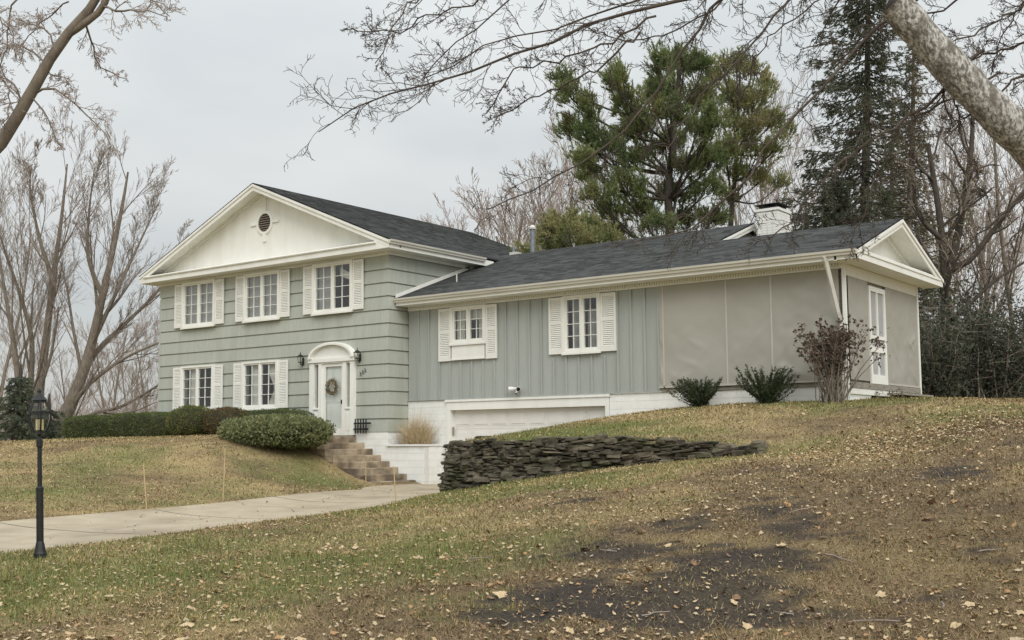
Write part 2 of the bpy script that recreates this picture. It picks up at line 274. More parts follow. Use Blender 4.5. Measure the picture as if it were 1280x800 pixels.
HIGH = SHARED+[(6.2, -4.9, 1.16), (8.5, -5, 1.25), (11.6, -5, 1.25), (13.3, -5, 1.13), (14.2, -5, 1.05), (6.7, -3, 1.38), (7.1, .7, 1.78), (9, .7, 1.98), (11, .7, 2.05), (9, -2, 1.66), (12, -2, 1.72), (7.2, 3, 1.8), (10, 4, 2.0), (6, -6, 1.1), (11, -6.5, 1.15)]
T_LOW, T_HIGH = TPS(LOW), TPS(HIGH)
WALL = [(14.7, -5.0), (13.2, -5.22), (11.5, -5.3), (9.5, -5.32), (7.6, -5.32), (6.75, -5.22), (6.3, -4.9), (6.1, -4.35), (6.2, -3.5), (6.45, -2.0), (6.75, -0.6), (7.0, 0.6)]
MOUND = np.array([(14.7, -4.8), (13.2, -4.92), (11.5, -4.96), (9.5, -4.97), (7.7, -4.96), (7.0, -4.88), (6.68, -4.65), (6.52, -4.25), (6.6, -3.5), (6.85, -2.0), (7.1, -0.6), (7.3, 0.6), (7.3, 9), (40, 9), (40, -4.8)])
def inside(x, y, poly):
    x = np.asarray(x); y = np.asarray(y); r = np.zeros(x.shape, bool); n = len(poly)
    for i in range(n):
        x1, y1 = poly[i]; x2, y2 = poly[(i+1) % n]
        c = ((y1 > y) != (y2 > y)) & (x < (x2-x1)*(y-y1)/((y2-y1) if y2 != y1 else 1e-9)+x1); r ^= c
    return r
DRIVE = np.array([(1.5, 0.7), (6.9, 0.7), (6.65, -1), (6.15, -3), (5.95, -4.4), (6.2, -5.4), (6.9, -7.2), (7.4, -10), (7.6, -14), (7.7, -18), (8.0, -30), (2.0, -30), (2.2, -18), (2.3, -14), (2.45, -10), (2.5, -6.5), (2.4, -4.2), (1.9, -3.0), (1.3, -2.3), (1.3, -0.05)])
def height(x, y):
    x = np.asarray(x, float); y = np.asarray(y, float)
    lo = T_LOW(x, y)
    hi = T_HIGH(x, y); wgt = inside(x, y, MOUND)*(1-smoothstep(14.0, 16.0, x))
    h = lo+(hi-lo)*wgt
    far = smoothstep(34, 60, np.maximum(np.abs(x), np.abs(y+2))); h = h*(1-far)+1.2*far
    return h+0.05*(fbm(x, y, 0.9, 4)-0.5)*(1-inside(x, y, DRIVE))
H = lambda x, y: float(height(np.array([x]), np.array([y]))[0])
def ray_ground(u, v, t0=6.5, t1=40):
    d0 = P(u, v, 1.0)-CAM; tt = np.linspace(t0, t1, 1200); q_ = CAM[None]+tt[:, None]*d0[None]; hh_ = height(q_[:, 0], q_[:, 1]); return q_[int(np.argmax(q_[:, 2] < hh_))]
SOIL = [tuple(ray_ground(u, v)[:2])+(ra, rb, am) for u, v, ra, rb, am in [(710, 745, .85, .6, 1.0), (800, 748, 1.0, .9, 1.2), (890, 735, 1.0, 1.0, 1.2), (960, 700, .85, .9, 1.1), (985, 645, .6, 1.6, .85), (860, 655, 1.1, .6, .72), (930, 770, .8, .5, 1.0), (640, 772, .7, .35, .85), (880, 780, .8, .3, .9), (1240, 690, .4, .5, .6), (1195, 592, .5, .6, .55), (720, 626, .8, .5, .5), (1000, 765, .6, .4, .6), (760, 690, .7, .5, .7)]]
def zones(x, y):                               # 0..1 weights of green turf and bare soil
    d = fbm(x, y, 0.33, 11); e = fbm(x, y, 1.1, 23)
    g = 0.30*np.exp(-(((x-11.5)/4.0)**2+((y+15.5)/3.8)**2))+0.22*np.exp(-(((x-11)/3.2)**2+((y+8)/2.2)**2))+0.72*np.exp(-(((x-9.4)/3.6)**2+((y+3.7)/1.5)**2))+0.3*np.exp(-(((x-13.2)/2.4)**2+((y+.2)/.9)**2))+0.35*np.exp(-(((x-.6)/2.2)**2+((y+3.2)/1.6)**2))
    green = np.clip((d-0.46)*2.2+(e-0.5)*1.0+g*1.7+0.06-0.30*smoothstep(12, 17, x), 0, 1)
    bl = np.zeros(np.shape(x))
    for cx_, cy_, ra, rb, am in SOIL: bl = np.maximum(bl, am*np.exp(-(((x-cx_)*_r0[0]+(y-cy_)*_r0[1])/ra)**2-((-(x-cx_)*_r0[1]+(y-cy_)*_r0[0])/rb)**2))
    dirt = .92*smoothstep(0.30, 0.74, bl*1.02+(fbm(x, y, 1.3, 31)-0.5)*1.3+(noise2(x, y, 5, 40)-.5)*.5+(noise2(x, y, 11, 41)-.5)*.35)+.35*smoothstep(.58, .72, fbm(x, y, 1.3, 61))*smoothstep(11, 16, x)
    dirt = np.clip(dirt, 0, 1)
    return green, dirt
cG = np.array([0.165, 0.182, 0.068]); cS = np.array([0.350, 0.270, 0.140]); cB = np.array([0.190, 0.138, 0.080]); cD = np.array([0.060, 0.051, 0.043])
def brownness(x, y): return np.clip((fbm(x, y, 0.6, 77)-0.42)*2.4+.15+0.55*smoothstep(12.5, 17, x)-0.35*smoothstep(-4.5, -1, y)*(x > 6), 0, 1)
def lawncol(x, y):
    g_, d_ = zones(x, y); bw = brownness(x, y)[:, None]; c = cS[None]*(1-bw)+cB[None]*bw; c = c*(1-g_[:, None])+cG[None]*g_[:, None]
    k = (0.7+0.6*fbm(x, y, 2.5, 50))[:, None]; c = c*k
    return c*(1-d_[:, None])+cD[None]*d_[:, None]
ax = np.concatenate([-np.geomspace(500, 36, 16), np.arange(-35, -12, 0.8), np.arange(-12, 27, 0.17), np.arange(27, 36, 0.8), np.geomspace(37, 500, 16)])
ay = np.concatenate([-np.geomspace(300, 29, 10), np.arange(-28, -21, 0.6), np.arange(-21, 3, 0.17), np.arange(3, 36, 0.9), np.geomspace(37, 700, 16)])
GX, GY = np.meshgrid(ax, ay); gx, gy = GX.ravel(), GY.ravel(); gz = height(gx, gy)
gz = np.where(inside(gx, gy, DRIVE), gz-0.06, gz)
gz = np.where((gx > -2.9) & (gx < 1.0) & (gy > -1.75) & (gy < 0.1), np.minimum(gz, -0.1), gz)
nx, ny = len(ax), len(ay); ii = (np.arange(ny-1)[:, None]*nx+np.arange(nx-1)[None]).ravel()
go = link('ground', npmesh('ground', np.c_[gx, gy, gz], np.c_[ii, ii+1, ii+1+nx, ii+nx], 'ground', True, lawncol(gx, gy))); tag(go, kind='structure')
# driveway slabs on the terrain
def drive_mesh():
    y_ = np.arange(-30, 0.71, 0.4); V = []; F = []
    for yy in y_:
        xs = []
        n = len(DRIVE)
        for i in range(n):
            (x1, y1), (x2, y2) = DRIVE[i], DRIVE[(i+1) % n]
            if (y1 > yy) != (y2 > yy): xs.append(x1+(x2-x1)*(yy-y1)/(y2-y1))
        if not xs: xs = [1.4, 6.9]
        a, b_ = min(xs), max(xs)
        for k_ in range(9):
            x_ = a+(b_-a)*k_/8; V.append((x_, yy, H(x_, yy)-0.012))
    for i in range(len(y_)-1):
        for k_ in range(8): F.append((i*9+k_, i*9+k_+1, (i+1)*9+k_+1, (i+1)*9+k_))
    return np.array(V), np.array(F)
V, F = drive_mesh(); dr = link('driveway', npmesh('driveway', V, F, 'drive', True)); tag(dr, kind='structure')
for yy in (-3.2, -6.5, -9.8, -13.1, -16.4):     # control joints between the slabs
    mb = MB(); xs = [1.9 if yy > -4 else 2.42, 6.1 if yy > -4 else (6.6 if yy > -7 else 7.4)]
    pts = [(x_, yy+0.02*math.sin(x_*3), H(x_, yy)-0.0085) for x_ in np.linspace(xs[0], xs[1], 12)]
    for a, b_ in zip(pts[:-1], pts[1:]): mb.add([(a[0], a[1]-.012, a[2]), (b_[0], b_[1]-.012, b_[2]), (b_[0], b_[1]+.012, b_[2]), (a[0], a[1]+.012, a[2])], [(0, 1, 2, 3)])
    mb.build('joint', 'earth', dr)
for pts_ in ([(2.5, -7.6), (3.3, -7.9), (4.1, -7.5), (5.2, -8.3), (6.0, -8.1), (7.0, -8.8)], [(4.6, -9.9), (4.9, -10.8), (4.7, -11.6), (5.3, -12.4), (5.1, -13.0)], [(3.2, -3.3), (3.6, -4.4), (3.3, -5.3), (3.9, -6.4)]):
    mb = MB(); q_ = np.random.default_rng(int(abs(pts_[0][1])*10)); px_ = np.interp(np.linspace(0, 1, 26), np.linspace(0, 1, len(pts_)), [a for a, _ in pts_])+q_.normal(0, .03, 26); py_ = np.interp(np.linspace(0, 1, 26), np.linspace(0, 1, len(pts_)), [a for _, a in pts_])+q_.normal(0, .03, 26)
    for i in range(25):
        a, b_ = np.array([px_[i], py_[i]]), np.array([px_[i+1], py_[i+1]]); n_ = np.array([-(b_-a)[1], (b_-a)[0]]); n_ = n_/np.linalg.norm(n_)*(.006+.005*math.sin(i)); mb.add([(*(a-n_), H(*a)-.009), (*(b_-n_), H(*b_)-.009), (*(b_+n_), H(*b_)-.009), (*(a+n_), H(*a)-.009)], [(0, 1, 2, 3)])
    mb.build('crack', 'earth', dr)

# ================================================================== house
house = thing('house', 'grey split-level house with white trim, shutters and dark shingle roof', 'house')
XL, YW, XE = -10.95, 0.833, 13.41
YB = 10.0
# (x0, x1, z0, z1) openings in the main front
WIN_U = [(-9.59, -7.85), (-6.36, -4.64), (-3.12, -1.40)]; WIN_L = [(-9.59, -7.85), (-6.40, -4.68)]
ZU, ZL = (5.12, 6.695), (2.27, 3.82)
OPEN_M = [(a+.04, b-.04, ZU[0]+.04, 6.71) for a, b in WIN_U]+[(a+.04, b-.04, ZL[0]+.04, ZL[1]-.03) for a, b in WIN_L]+[(-3.18, -1.34, 1.3, 3.70)]
def dproud(z, z0, z1): t_ = (z-z0)/(z1-z0); return 0.027*(1-t_)+0.004*t_
def lap(mb, a0, a1, z0, z1, Z0, Z1, axis, mit0=False, mit1=False):
    db, dt = dproud(z0, Z0, Z1), dproud(z1, Z0, Z1)
    if axis == 'y':                             # board face looks to -Y
        pts = [(a0-(db if mit0 else 0), -db, z0), (a1+(db if mit1 else 0), -db, z0), (a1+(dt if mit1 else 0), -dt, z1), (a0-(dt if mit0 else 0), -dt, z1)]
        bk = [(a0, 0.016, z0), (a1, 0.016, z0), (a1, 0.016, z1), (a0, 0.016, z1)]
    else:                                       # board face looks to +X
        pts = [(db, a0-(db if mit0 else 0), z0), (db, a1, z0), (dt, a1, z1), (dt, a0-(dt if mit0 else 0), z1)]
        bk = [(-0.012, a0, z0), (-0.012, a1, z0), (-0.012, a1, z1), (-0.012, a0, z1)]
    mb.add(pts+bk, [(0, 1, 2, 3), (0, 4, 5, 1), (1, 5, 6, 2), (2, 6, 7, 3), (3, 7, 4, 0), (4, 7, 6, 5)])
for k in range(13):
    Z1 = 6.70-0.4*k; Z0 = Z1-0.4; Zt = Z1-(0.040 if k else 0.0)
    # notched strips between the openings that cross this board, one object for each board length
    full = sorted((o_[0], o_[1]) for o_ in OPEN_M if o_[2] <= Z0+.06 and o_[3] >= Zt-.06)
    part = [o_ for o_ in OPEN_M if (o_[0], o_[1]) not in full and o_[2] < Zt and o_[3] > Z0]
    cur = XL
    for a, b_ in full+[(0.0, None)]:
        mb = MB(); cs = sorted({Z0, Zt}|{z for o_ in part for z in o_[2:] if Z0 < z < Zt})
        for za, zb in zip(cs[:-1], cs[1:]):
            c_ = cur
            for o_ in sorted(o_ for o_ in part if o_[2] < zb-1e-6 and o_[3] > za+1e-6 and cur <= o_[0] and o_[1] <= a):
                lap(mb, c_, o_[0], za, zb, Z0, Z1, 'y', c_ == XL); c_ = o_[1]
            lap(mb, c_, a, za, zb, Z0, Z1, 'y', c_ == XL, b_ is None)
        mb.build('siding_board', 'siding', house); cur = b_
    mb = MB(); lap(mb, 0.0, 4.6 if k < 4 else YW+0.05, Z0, Zt, Z0, Z1, 'x', True); mb.build('siding_board', 'siding', house)
# solid walls behind and around
mb = MB(); cuts = sorted({1.2, 7.0}|{z for o_ in OPEN_M for z in o_[2:]})
for za, zb in zip(cuts[:-1], cuts[1:]):
    cur = XL+.02
    for a, b_ in sorted((o_[0], o_[1]) for o_ in OPEN_M if o_[2] < zb-1e-6 and o_[3] > za+1e-6): mb.box(cur, a, .018, .16, za, zb); cur = b_
    mb.box(cur, -.02, .018, .16, za, zb)
mb.build('front_wall', 'siding', house)
MB().box(-.16, -.018, .165, YB, 1.2, 7.0).build('side_wall', 'siding', house)
MB().box(XL, XL+.16, .165, YB, 1.2, 7.0).build('side_wall', 'siding', house)
MB().box(XL, 0, YB+.002, YB+.16, 1.2, 7.0).build('back_wall', 'siding', house)
mb = MB(); mb.box(XL+.17, -.17, .17, 9.9, 1.3, 1.42); mb.box(XL+.17, -.17, .17, 9.9, 4.2, 4.4); mb.box(XL+.17, -.17, 2.6, 2.7, 1.43, 4.19); mb.box(XL+.17, -.17, 2.6, 2.7, 4.41, 6.9); mb.box(XL+.17, -.17, .17, 9.9, 6.9, 6.98)
for xx in (-7.2, -3.9): mb.box(xx, xx+.08, .17, 2.59, 1.43, 4.19); mb.box(xx, xx+.08, .17, 2.59, 4.41, 6.89)
mb.build('interior_wall', 'room', house)
# roof helper: courses of shingles between two sloped lines
def courses(poly_a, poly_b, n, up):             # a0->a1 eave edge, b0->b1 top edge; each course a tilted strip with a butt
    mb = MB(); mb.uv = []
    a0, a1 = map(np.array, poly_a); b0, b1 = map(np.array, poly_b); up = np.array(up)
    Ls = np.linalg.norm(b0-a0); Le = np.linalg.norm(a1-a0)
    for i in range(n):
        t0, t1 = i/n, (i+1)/n; lo0, lo1 = a0+(b0-a0)*t0, a1+(b1-a1)*t0; hi0, hi1 = a0+(b0-a0)*t1, a1+(b1-a1)*t1
        e = up*0.016; s_ = up*0.002
        mb.add([lo0+e, lo1+e, hi1+s_, hi0+s_], [(0, 1, 2, 3)]); mb.uv += [(0, Ls*t0+.01), (Le, Ls*t0+.01), (Le, Ls*t1-.005), (0, Ls*t1-.005)]
        mb.add([lo0+s_, lo1+s_, lo1+e, lo0+e], [(0, 1, 2, 3)]); mb.uv += [(0, Ls*t0+.005), (Le, Ls*t0+.005), (Le, Ls*t0+.01), (0, Ls*t0+.01)]
    return mb
XRG, ZAP, ZEV, XEV = -5.475, 9.55, 7.06, 0.50
XEL = XRG-(XEV-XRG); YF, YK = -0.55, 10.6
sm = (ZAP-ZEV)/(XEV-XRG); nm = np.array([sm, 0, 1])/math.hypot(sm, 1); nm2 = nm*np.array([-1, 1, 1])
roof = courses(((XEV, YF, ZEV), (XEV, YK, ZEV)), ((XRG, YF, ZAP), (XRG, YK, ZAP)), 44, nm).build('roof', 'shingle', house)
courses(((XEL, YF, ZEV), (XEL, YK, ZEV)), ((XRG, YF, ZAP), (XRG, YK, ZAP)), 44, nm2).build('shingle_slope', 'shingle', roof)
# deck edge, rake boards and soffit (white) for the two main slopes
for sg, xe in ((1, XEV), (-1, XEL)):
    d_ = np.array([xe-XRG, 0, ZEV-ZAP]); 
    q = lambda x, dz: (x, ZAP-sm*abs(x-XRG)+dz)
    def slab(mb, y0, y1, top, bot, xa=XRG, xb=xe):
        (ax_, az), (bx, bz) = q(xa, top), q(xb, top); (cx_, cz), (dx, dz) = q(xb, bot), q(xa, bot)
        mb.prism([(ax_, y0, az), (bx, y0, bz), (cx_, y0, cz), (dx, y0, dz)], (0, y1-y0, 0))
    mb = MB(); slab(mb, YF, YK, 0.0, -0.03); mb.build('roof_deck', 'dark', house)
    mb = MB(); slab(mb, YF+.02, YF+.06, -0.032, -0.245); mb.build('rake_board', 'white', house)
    mb = MB(); slab(mb, YF-.012, YF+.018, -0.034, -0.115); mb.build('rake_moulding', 'white', house)
    mb = MB(); slab(mb, YF+.062, .3, -0.10, -0.125); mb.build('rake_soffit', 'white', house)
    mb = MB(); slab(mb, -.06, -.002, -0.127, -0.21); mb.build('rake_frieze', 'white', house)
    mb = MB(); n_ = 56
    for i in range(n_):
        x_ = XRG+(xe-XRG)*(0.03+0.93*i/n_); (a_, z_) = q(x_, -0.21); mb.prism([(x_-.025, -.075, z_-.0), (x_+.025, -.075, z_-sg*sm*.05), (x_+.025, -.075, z_-sg*sm*.05-.055), (x_-.025, -.075, z_-.055)], (0, .07, 0))
    tag(mb.build('rake_dentils', 'shutter', house), kind='stuff')
# gable wall and pediment cornice
mb = MB(); mb.prism([(XL+.1, 0.0, 7.0), (-.1, 0.0, 7.0), (-.1, 0, ZAP-sm*5.375-.13), (XRG, 0, ZAP-.13), (XL+.1, 0, ZAP-sm*5.375-.13)], (0, .12, 0)); mb.build('gable_wall', 'white', house)
mb = MB(); mb.box(XEL+.03, XEV-.029, YF+.0575, -.002, 6.801, 6.835); mb.build('soffit', 'white', house)
mb = MB(); mb.box(XEL+.02, XEV-.001, YF+.025, YF+.057, 6.80, 7.02); mb.build('cornice_board', 'white', house)
mb = MB(); mb.prism([(XEL+.25, YF-.015, 6.965), (XEL+.25, YF-.03, 7.0), (XEL+.25, YF+.0, 7.03), (XEL+.25, -.002, 7.10), (XEL+.25, -.002, 7.03)], (XEV-XEL-.75, 0, 0)); mb.build('cornice_ledge', 'white', house)
mb = MB(); mb.box(XL-.02, .02, -.06, -.004, 6.702, 6.798); mb.build('frieze_board', 'white', house)
mb = MB()
for i in range(150): x_ = XL+.02+i*.0728; mb.box(x_, x_+.036, -.095, -.0605, 6.735, 6.797)
tag(mb.build('dentil_moulding', 'shutter', house), kind='stuff')
# right eave of the main block: soffit, fascia, gutter
mb = MB(); mb.box(.05, XEV-.03, .0, 5.2, 6.802, 6.83); mb.build('soffit', 'shutter', house)
mb = MB(); mb.box(.052, .075, -.05, 4.6, 6.70, 6.798); mb.build('frieze_board', 'white', house)
mb = MB(); mb.box(XEV-.028, XEV+.0, YF+.07, 4.4, 6.80, 6.985); mb.build('fascia_board', 'white', house)
def gutter(p0, p1, outv, name='gutter'):
    p0, p1, o_ = np.array(p0, float), np.array(p1, float), np.array(outv, float)
    pr = [(0.004, 0.0), (0.004, -0.115), (0.065, -0.12), (0.075, -0.075), (0.105, -0.05), (0.115, 0.0), (0.098, 0.0), (0.09, -0.035), (0.06, -0.06), (0.05, -0.10), (0.02, -0.10), (0.02, 0.0)]
    mb = MB(); mb.prism([p0+o_*a+np.array([0, 0, b_]) for a, b_ in pr], p1-p0); return mb.build(name, 'gutter', house)
gutter((XEV, YF, 7.035), (XEV, 3.9, 7.035), (1, 0, 0))
for x0_, x1_ in ((XEL+.0, XEL+.03),): MB().box(x0_, x1_, YF+.07, YK, 6.80, 6.985).build('fascia_board', 'white', house)
MB().box(XEL+.035, XL-.002, .0, YK, 6.80, 6.83).build('soffit', 'white', house)
# round gable vent
vc = np.array([-5.47, 0, 8.33]); vr = 0.30
def ring(r0, r1, y0, y1, n=32, c=vc):
    mb = MB()
    for i in range(n):
        a, b_ = 2*math.pi*i/n, 2*math.pi*(i+1)/n
        pt = lambda r_, an: (c[0]+r_*math.cos(an), c[2]+r_*math.sin(an))
        pp = [pt(r0, a), pt(r1, a), pt(r1, b_), pt(r0, b_)]
        mb.prism([(x_, y0, z_) for x_, z_ in pp], (0, y1-y0, 0))
    return mb
vent = ring(vr, vr+.085, -.05, -.001).build('gable_vent', 'white', house)
ring(0.0, vr, -.012, -.003, 24).build('vent_back', 'dark', vent)
for i in range(8):
    z_ = vc[2]-vr+.04+i*(2*vr/8); hw = math.sqrt(max(vr**2-(z_+.02-vc[2])**2, .003))-.006
    MB().prism([(vc[0]-hw, -.048, z_), (vc[0]-hw, -.014, z_+.035), (vc[0]-hw, -.014, z_+.045), (vc[0]-hw, -.048, z_+.012)], (2*hw, 0, 0)).build('louvre', 'louvre', vent)
for dx, dz, sx_, sz in ((0, .58, .055, .2), (0, -.5, .06, .13), (.53, 0, .14, .045), (-.53, 0, .14, .045)):
    MB().prism([(vc[0]+dx-sx_, -.06, vc[2]+dz-sz), (vc[0]+dx+sx_, -.06, vc[2]+dz-sz), (vc[0]+dx+sx_*(1.25 if dz else 1), -.05, vc[2]+dz+sz), (vc[0]+dx-sx_*(1.25 if dz else 1), -.05, vc[2]+dz+sz)], (0, .055, 0)).build('keystone', 'white', vent)

# ---- windows
_cache = {}
def pane_mesh(w_, h_):
    k = ('pane', round(w_, 3), round(h_, 3))
    if k not in _cache: _cache[k] = MB().box(-w_/2, w_/2, -.003, .003, -h_/2, h_/2).mesh('pane', M['glass'])
    return _cache[k]
def drape(x0, x1, y, z0, z1, folds, amp, swag=0.0, side=1):
    n, m_ = max(8, folds*4), 8; mb = MB(); V = []; 
    for j in range(m_+1):
        z_ = z0+(z1-z0)*j/m_; t_ = j/m_
        pin = 1-swag*math.exp(-((t_-.42)/.25)**2)
        for i in range(n+1):
            s_ = i/n; x_ = (x0+(x1-x0)*s_*pin) if side > 0 else (x1-(x1-x0)*(1-s_)*pin)
            V.append((x_, y+amp*math.sin(s_*folds*2*math.pi), z_))
    mb.add(V, [(j*(n+1)+i, j*(n+1)+i+1, (j+1)*(n+1)+i+1, (j+1)*(n+1)+i) for j in range(m_) for i in range(n)]); return mb
def window(x0, x1, z0, z1, Y, rows, style, bottom=0.0):
    """casement pair; local origin at the bottom centre on the wall face"""
    W_ = x1-x0; H_ = z1-z0; o_ = (0, 0, 0); mb = MB(); hw = W_/2; ca = .085; fr = .062; zb = bottom
    yo, yi = -.072, .05
    mb.box(-hw, -hw+ca, yo, yi, zb+.09, H_); mb.box(hw-ca, hw, yo, yi, zb+.09, H_); mb.box(-hw+ca, hw-ca, yo, yi, H_-ca*.7, H_); mb.box(-hw, hw, yo, yi, zb, zb+.088)
    gx0, gx1, gz0, gz1 = -hw+ca, hw-ca, zb+.09, H_-ca*.7
    mid = .055; ys0, ys1 = -.04, .035; sash = []
    mb.box(-mid/2, mid/2, -.055, .04, gz0, gz1)
    for a, b_ in ((gx0, -mid/2), (mid/2, gx1)):
        mb.box(a, a+fr*.7, ys0, ys1, gz0, gz1); mb.box(b_-fr*.7, b_, ys0, ys1, gz0, gz1); mb.box(a+fr*.7, b_-fr*.7, ys0, ys1, gz0, gz0+fr); mb.box(a+fr*.7, b_-fr*.7, ys0, ys1, gz1-fr*.8, gz1)
        sash.append((a+fr*.7, b_-fr*.7, gz0+fr, gz1-fr*.8))
    wo_ = mb.build('window', 'white', house); wo_.location = ((x0+x1)/2, Y, z0)
    mu = MB(); mt_ = .017
    for a, b_, c, d in sash:
        mu.box((a+b_)/2-mt_/2, (a+b_)/2+mt_/2, -.028, .012, c, d)
        for r_ in range(1, rows):
            zz = c+(d-c)*r_/rows; mu.box(a, (a+b_)/2-mt_/2, -.027, .012, zz-mt_/2, zz+mt_/2); mu.box((a+b_)/2+mt_/2, b_, -.027, .012, zz-mt_/2, zz+mt_/2)
        pw, ph = (b_-a)/2, (d-c)/rows; pm = pane_mesh(pw-mt_, ph-mt_)
        for i in range(2):
            for j in range(rows): link('pane', pm, wo_, (a+pw*(i+.5), -.006, c+ph*(j+.5)))
    mu.build('muntin_grid', 'white', wo_)
    MB().box(-hw-.02, hw+.02, -.10, -.073, zb-.02, zb+.03).build('sill', 'white', wo_)
    (a, _, c, d), (_, b_, _, _) = sash
    if style == 'blind':
        mb = MB(); n_ = 24
        for i in range(n_): zz = c-.02+(d-c+.04)*i/n_; mb.box(a-.03, b_+.03, .10, .106, zz, zz+(d-c+.04)/n_-.004)
        tag(mb.build('blind', 'blind', wo_), kind='stuff')
    if style == 'half':
        drape(a-.03, a+.45*(b_-a), .13, c-.05, d+.05, 7, .02).build('curtain', 'blind', wo_)
        mb = MB(); mb.prism([(.1, .18, d-.02), (b_, .18, d-.35), (b_, .18, d-.52), (.1, .18, d-.3)], (0, .02, 0)); mb.build('valance', 'curtain', wo_)
    if style == 'sheer':
        drape(a+.22, a+.58, .12, c-.05, d+.05, 4, .025).build('curtain', 'curtain', wo_)
    if style == 'swag':
        drape(a+.18, a+.6, .12, c-.05, d+.05, 4, .025).build('curtain', 'curtain', wo_)
        drape(.22, b_-.05, .13, c-.05, d+.02, 5, .025, .62, -1).build('curtain', 'curtain', wo_)
    if style == 'lace':
        drape(a-.02, b_+.02, .12, c+(d-c)*.66, d+.03, 12, .015).build('curtain', 'curtain', wo_)
        drape(a-.02, a+.28, .125, c-.03, c+(d-c)*.7, 4, .02).build('curtain', 'curtain', wo_)
        drape(b_-.25, b_+.02, .125, c-.03, c+(d-c)*.7, 4, .02).build('curtain', 'curtain', wo_)
    if style == 'dark':
        drape(a+.05, a+.33, .16, c-.03, d+.03, 3, .03).build('curtain', 'blind', wo_)
        drape(b_-.4, b_-.02, .16, c-.03, c+(d-c)*.8, 4, .03).build('curtain', 'blind', wo_)
    return wo_
def shutter(x0, x1, z0, z1, Y):
    w_, h_ = x1-x0, z1-z0; k = ('sh', round(w_, 2), round(h_, 2))
    if k not in _cache:
        mb = MB(); st = .062; mb.box(0, st, -.04, 0, 0, h_); mb.box(w_-st, w_, -.04, 0, 0, h_)
        ra = [(0, .13), (h_*.52, h_*.52+.075), (h_-.085, h_)]
        for a, b_ in ra: mb.box(st, w_-st, -.038, 0, a, b_)
        mb.box(st, w_-st, -.008, -.002, .13, h_-.085)
        lv = MB()
        for (a, b_) in ((ra[0][1], ra[1][0]), (ra[1][1], ra[2][0])):
            n_ = int((b_-a)/.048)
            for i in range(n_): z_ = a+(b_-a)*(i+.1)/n_; lv.prism([(st, -.034, z_), (st, -.029, z_-.004), (st, -.0085, z_+.036), (st, -.0125, z_+.040)], (w_-2*st, 0, 0))
        _cache[k] = (mb.mesh('shutter', M['shutter']), lv.mesh('louvres', M['shutter']))
    a, b_ = _cache[k]; o_ = link('shutter', a, house, (x0, Y, z0)); tag(link('louvres', b_, o_), kind='stuff')
for (a, b_), st in zip(WIN_U, ('blind', 'blind', 'half')):
    window(a, b_, ZU[0], ZU[1], -.05, 4, st); shutter(a-.44, a-.004, 5.17, 6.675, -.05); shutter(b_+.004, b_+.44, 5.17, 6.675, -.05)
for (a, b_), st in zip(WIN_L, ('sheer', 'swag')):
    window(a, b_, ZL[0], ZL[1], -.05, 4, st); shutter(a-.44, a-.004, 2.30, 3.805, -.05); shutter(b_+.004, b_+.44, 2.30, 3.805, -.05)

# ---- front entrance
DX0, DX1 = -3.24, -1.29; dc = (DX0+DX1)/2; hwD = (DX1-DX0)/2
sur = MB()
for a, b_ in ((DX0, DX0+.20), (DX1-.20, DX1), (-2.84, -2.70), (-1.80, -1.66)): sur.box(a, b_, -.09, .06, 1.42, 3.64)
sur.box(DX0-.03, DX1+.03, -.13, .06, 3.642, 3.75)
for a, b_ in ((DX0+.2, -2.84), (-1.66, DX1-.2)): sur.box(a, b_, -.075, .06, 1.42, 2.26); sur.box(a, b_, -.06, .06, 3.58, 3.64)
sur = sur.build('door_surround', 'white', house)
for a, b_ in ((DX0+.2, -2.84), (-1.66, DX1-.2)):
    MB().box(a+.01, b_-.01, -.088, -.0755, 1.55, 2.08).build('side_panel', 'white', sur)
    MB().box(a-.02, b_+.02, -.11, -.0755, 2.20, 2.25).build('panel_moulding', 'white', sur)
    link('pane', pane_mesh(b_-a, 1.32), sur, ((a+b_)/2, -.02, 2.92)); drape(a, b_, .08, 2.27, 3.57, 2, .012).build('curtain', 'blind', sur)
# arch: moulded elliptical band and tympanum
def ell(rx, rz, n=28): return [(dc+rx*math.cos(math.pi*i/n), 3.75+rz*math.sin(math.pi*i/n)) for i in range(n+1)]
for (r0, r1, y0) in ((.83, .995, -.15), (.87, .955, -.175)):
    k0, k1 = r0/.995, r1/.995; A_, B_ = ell(.995*k0, .49*(k0-.07)/(1-.07+1e-9) if r0 == .83 else .49*k0-.02), ell(.995*k1, .49*k1)
    mb = MB()
    for i in range(28): mb.prism([(A_[i][0], y0, A_[i][1]), (B_[i][0], y0, B_[i][1]), (B_[i+1][0], y0, B_[i+1][1]), (A_[i+1][0], y0, A_[i+1][1])], (0, .055+(-.12-y0 if r0 != .83 else .12), 0))
    mb.build('arch_moulding', 'white', sur)
E_ = ell(.86, .41); MB().prism([(x_, -.06, z_) for x_, z_ in E_], (0, .06, 0)).build('tympanum', 'shutter', sur)
MB().box(DX0+.05, DX1-.05, -.16, .1, 1.36, 1.418).build('threshold', 'weathered', sur)
dl = MB(); dx0, dx1 = -2.70, -1.80
dl.box(dx0, dx0+.14, -.055, -.015, 1.42, 3.60); dl.box(dx1-.07, dx1, -.055, -.015, 1.42, 3.60); dl.box(dx0+.14, dx1-.07, -.055, -.015, 3.50, 3.60); dl.box(dx0+.14, dx1-.07, -.055, -.015, 1.42, 1.62)
dl.box(dx0, dx1, -.10, -.02, 3.602, 3.64)
dl = dl.build('storm_door', 'white', house)
link('pane', pane_mesh(.69, 1.88), dl, ((dx0+.14+dx1-.07)/2, -.035, 2.56))
MB().box(dx1-.055, dx1-.02, -.10, -.056, 2.36, 2.48).build('handle', 'black', dl)
fd = MB().box(dx0+.01, dx1-.01, .02, .06, 1.42, 3.60).build('front_door', 'door', house)
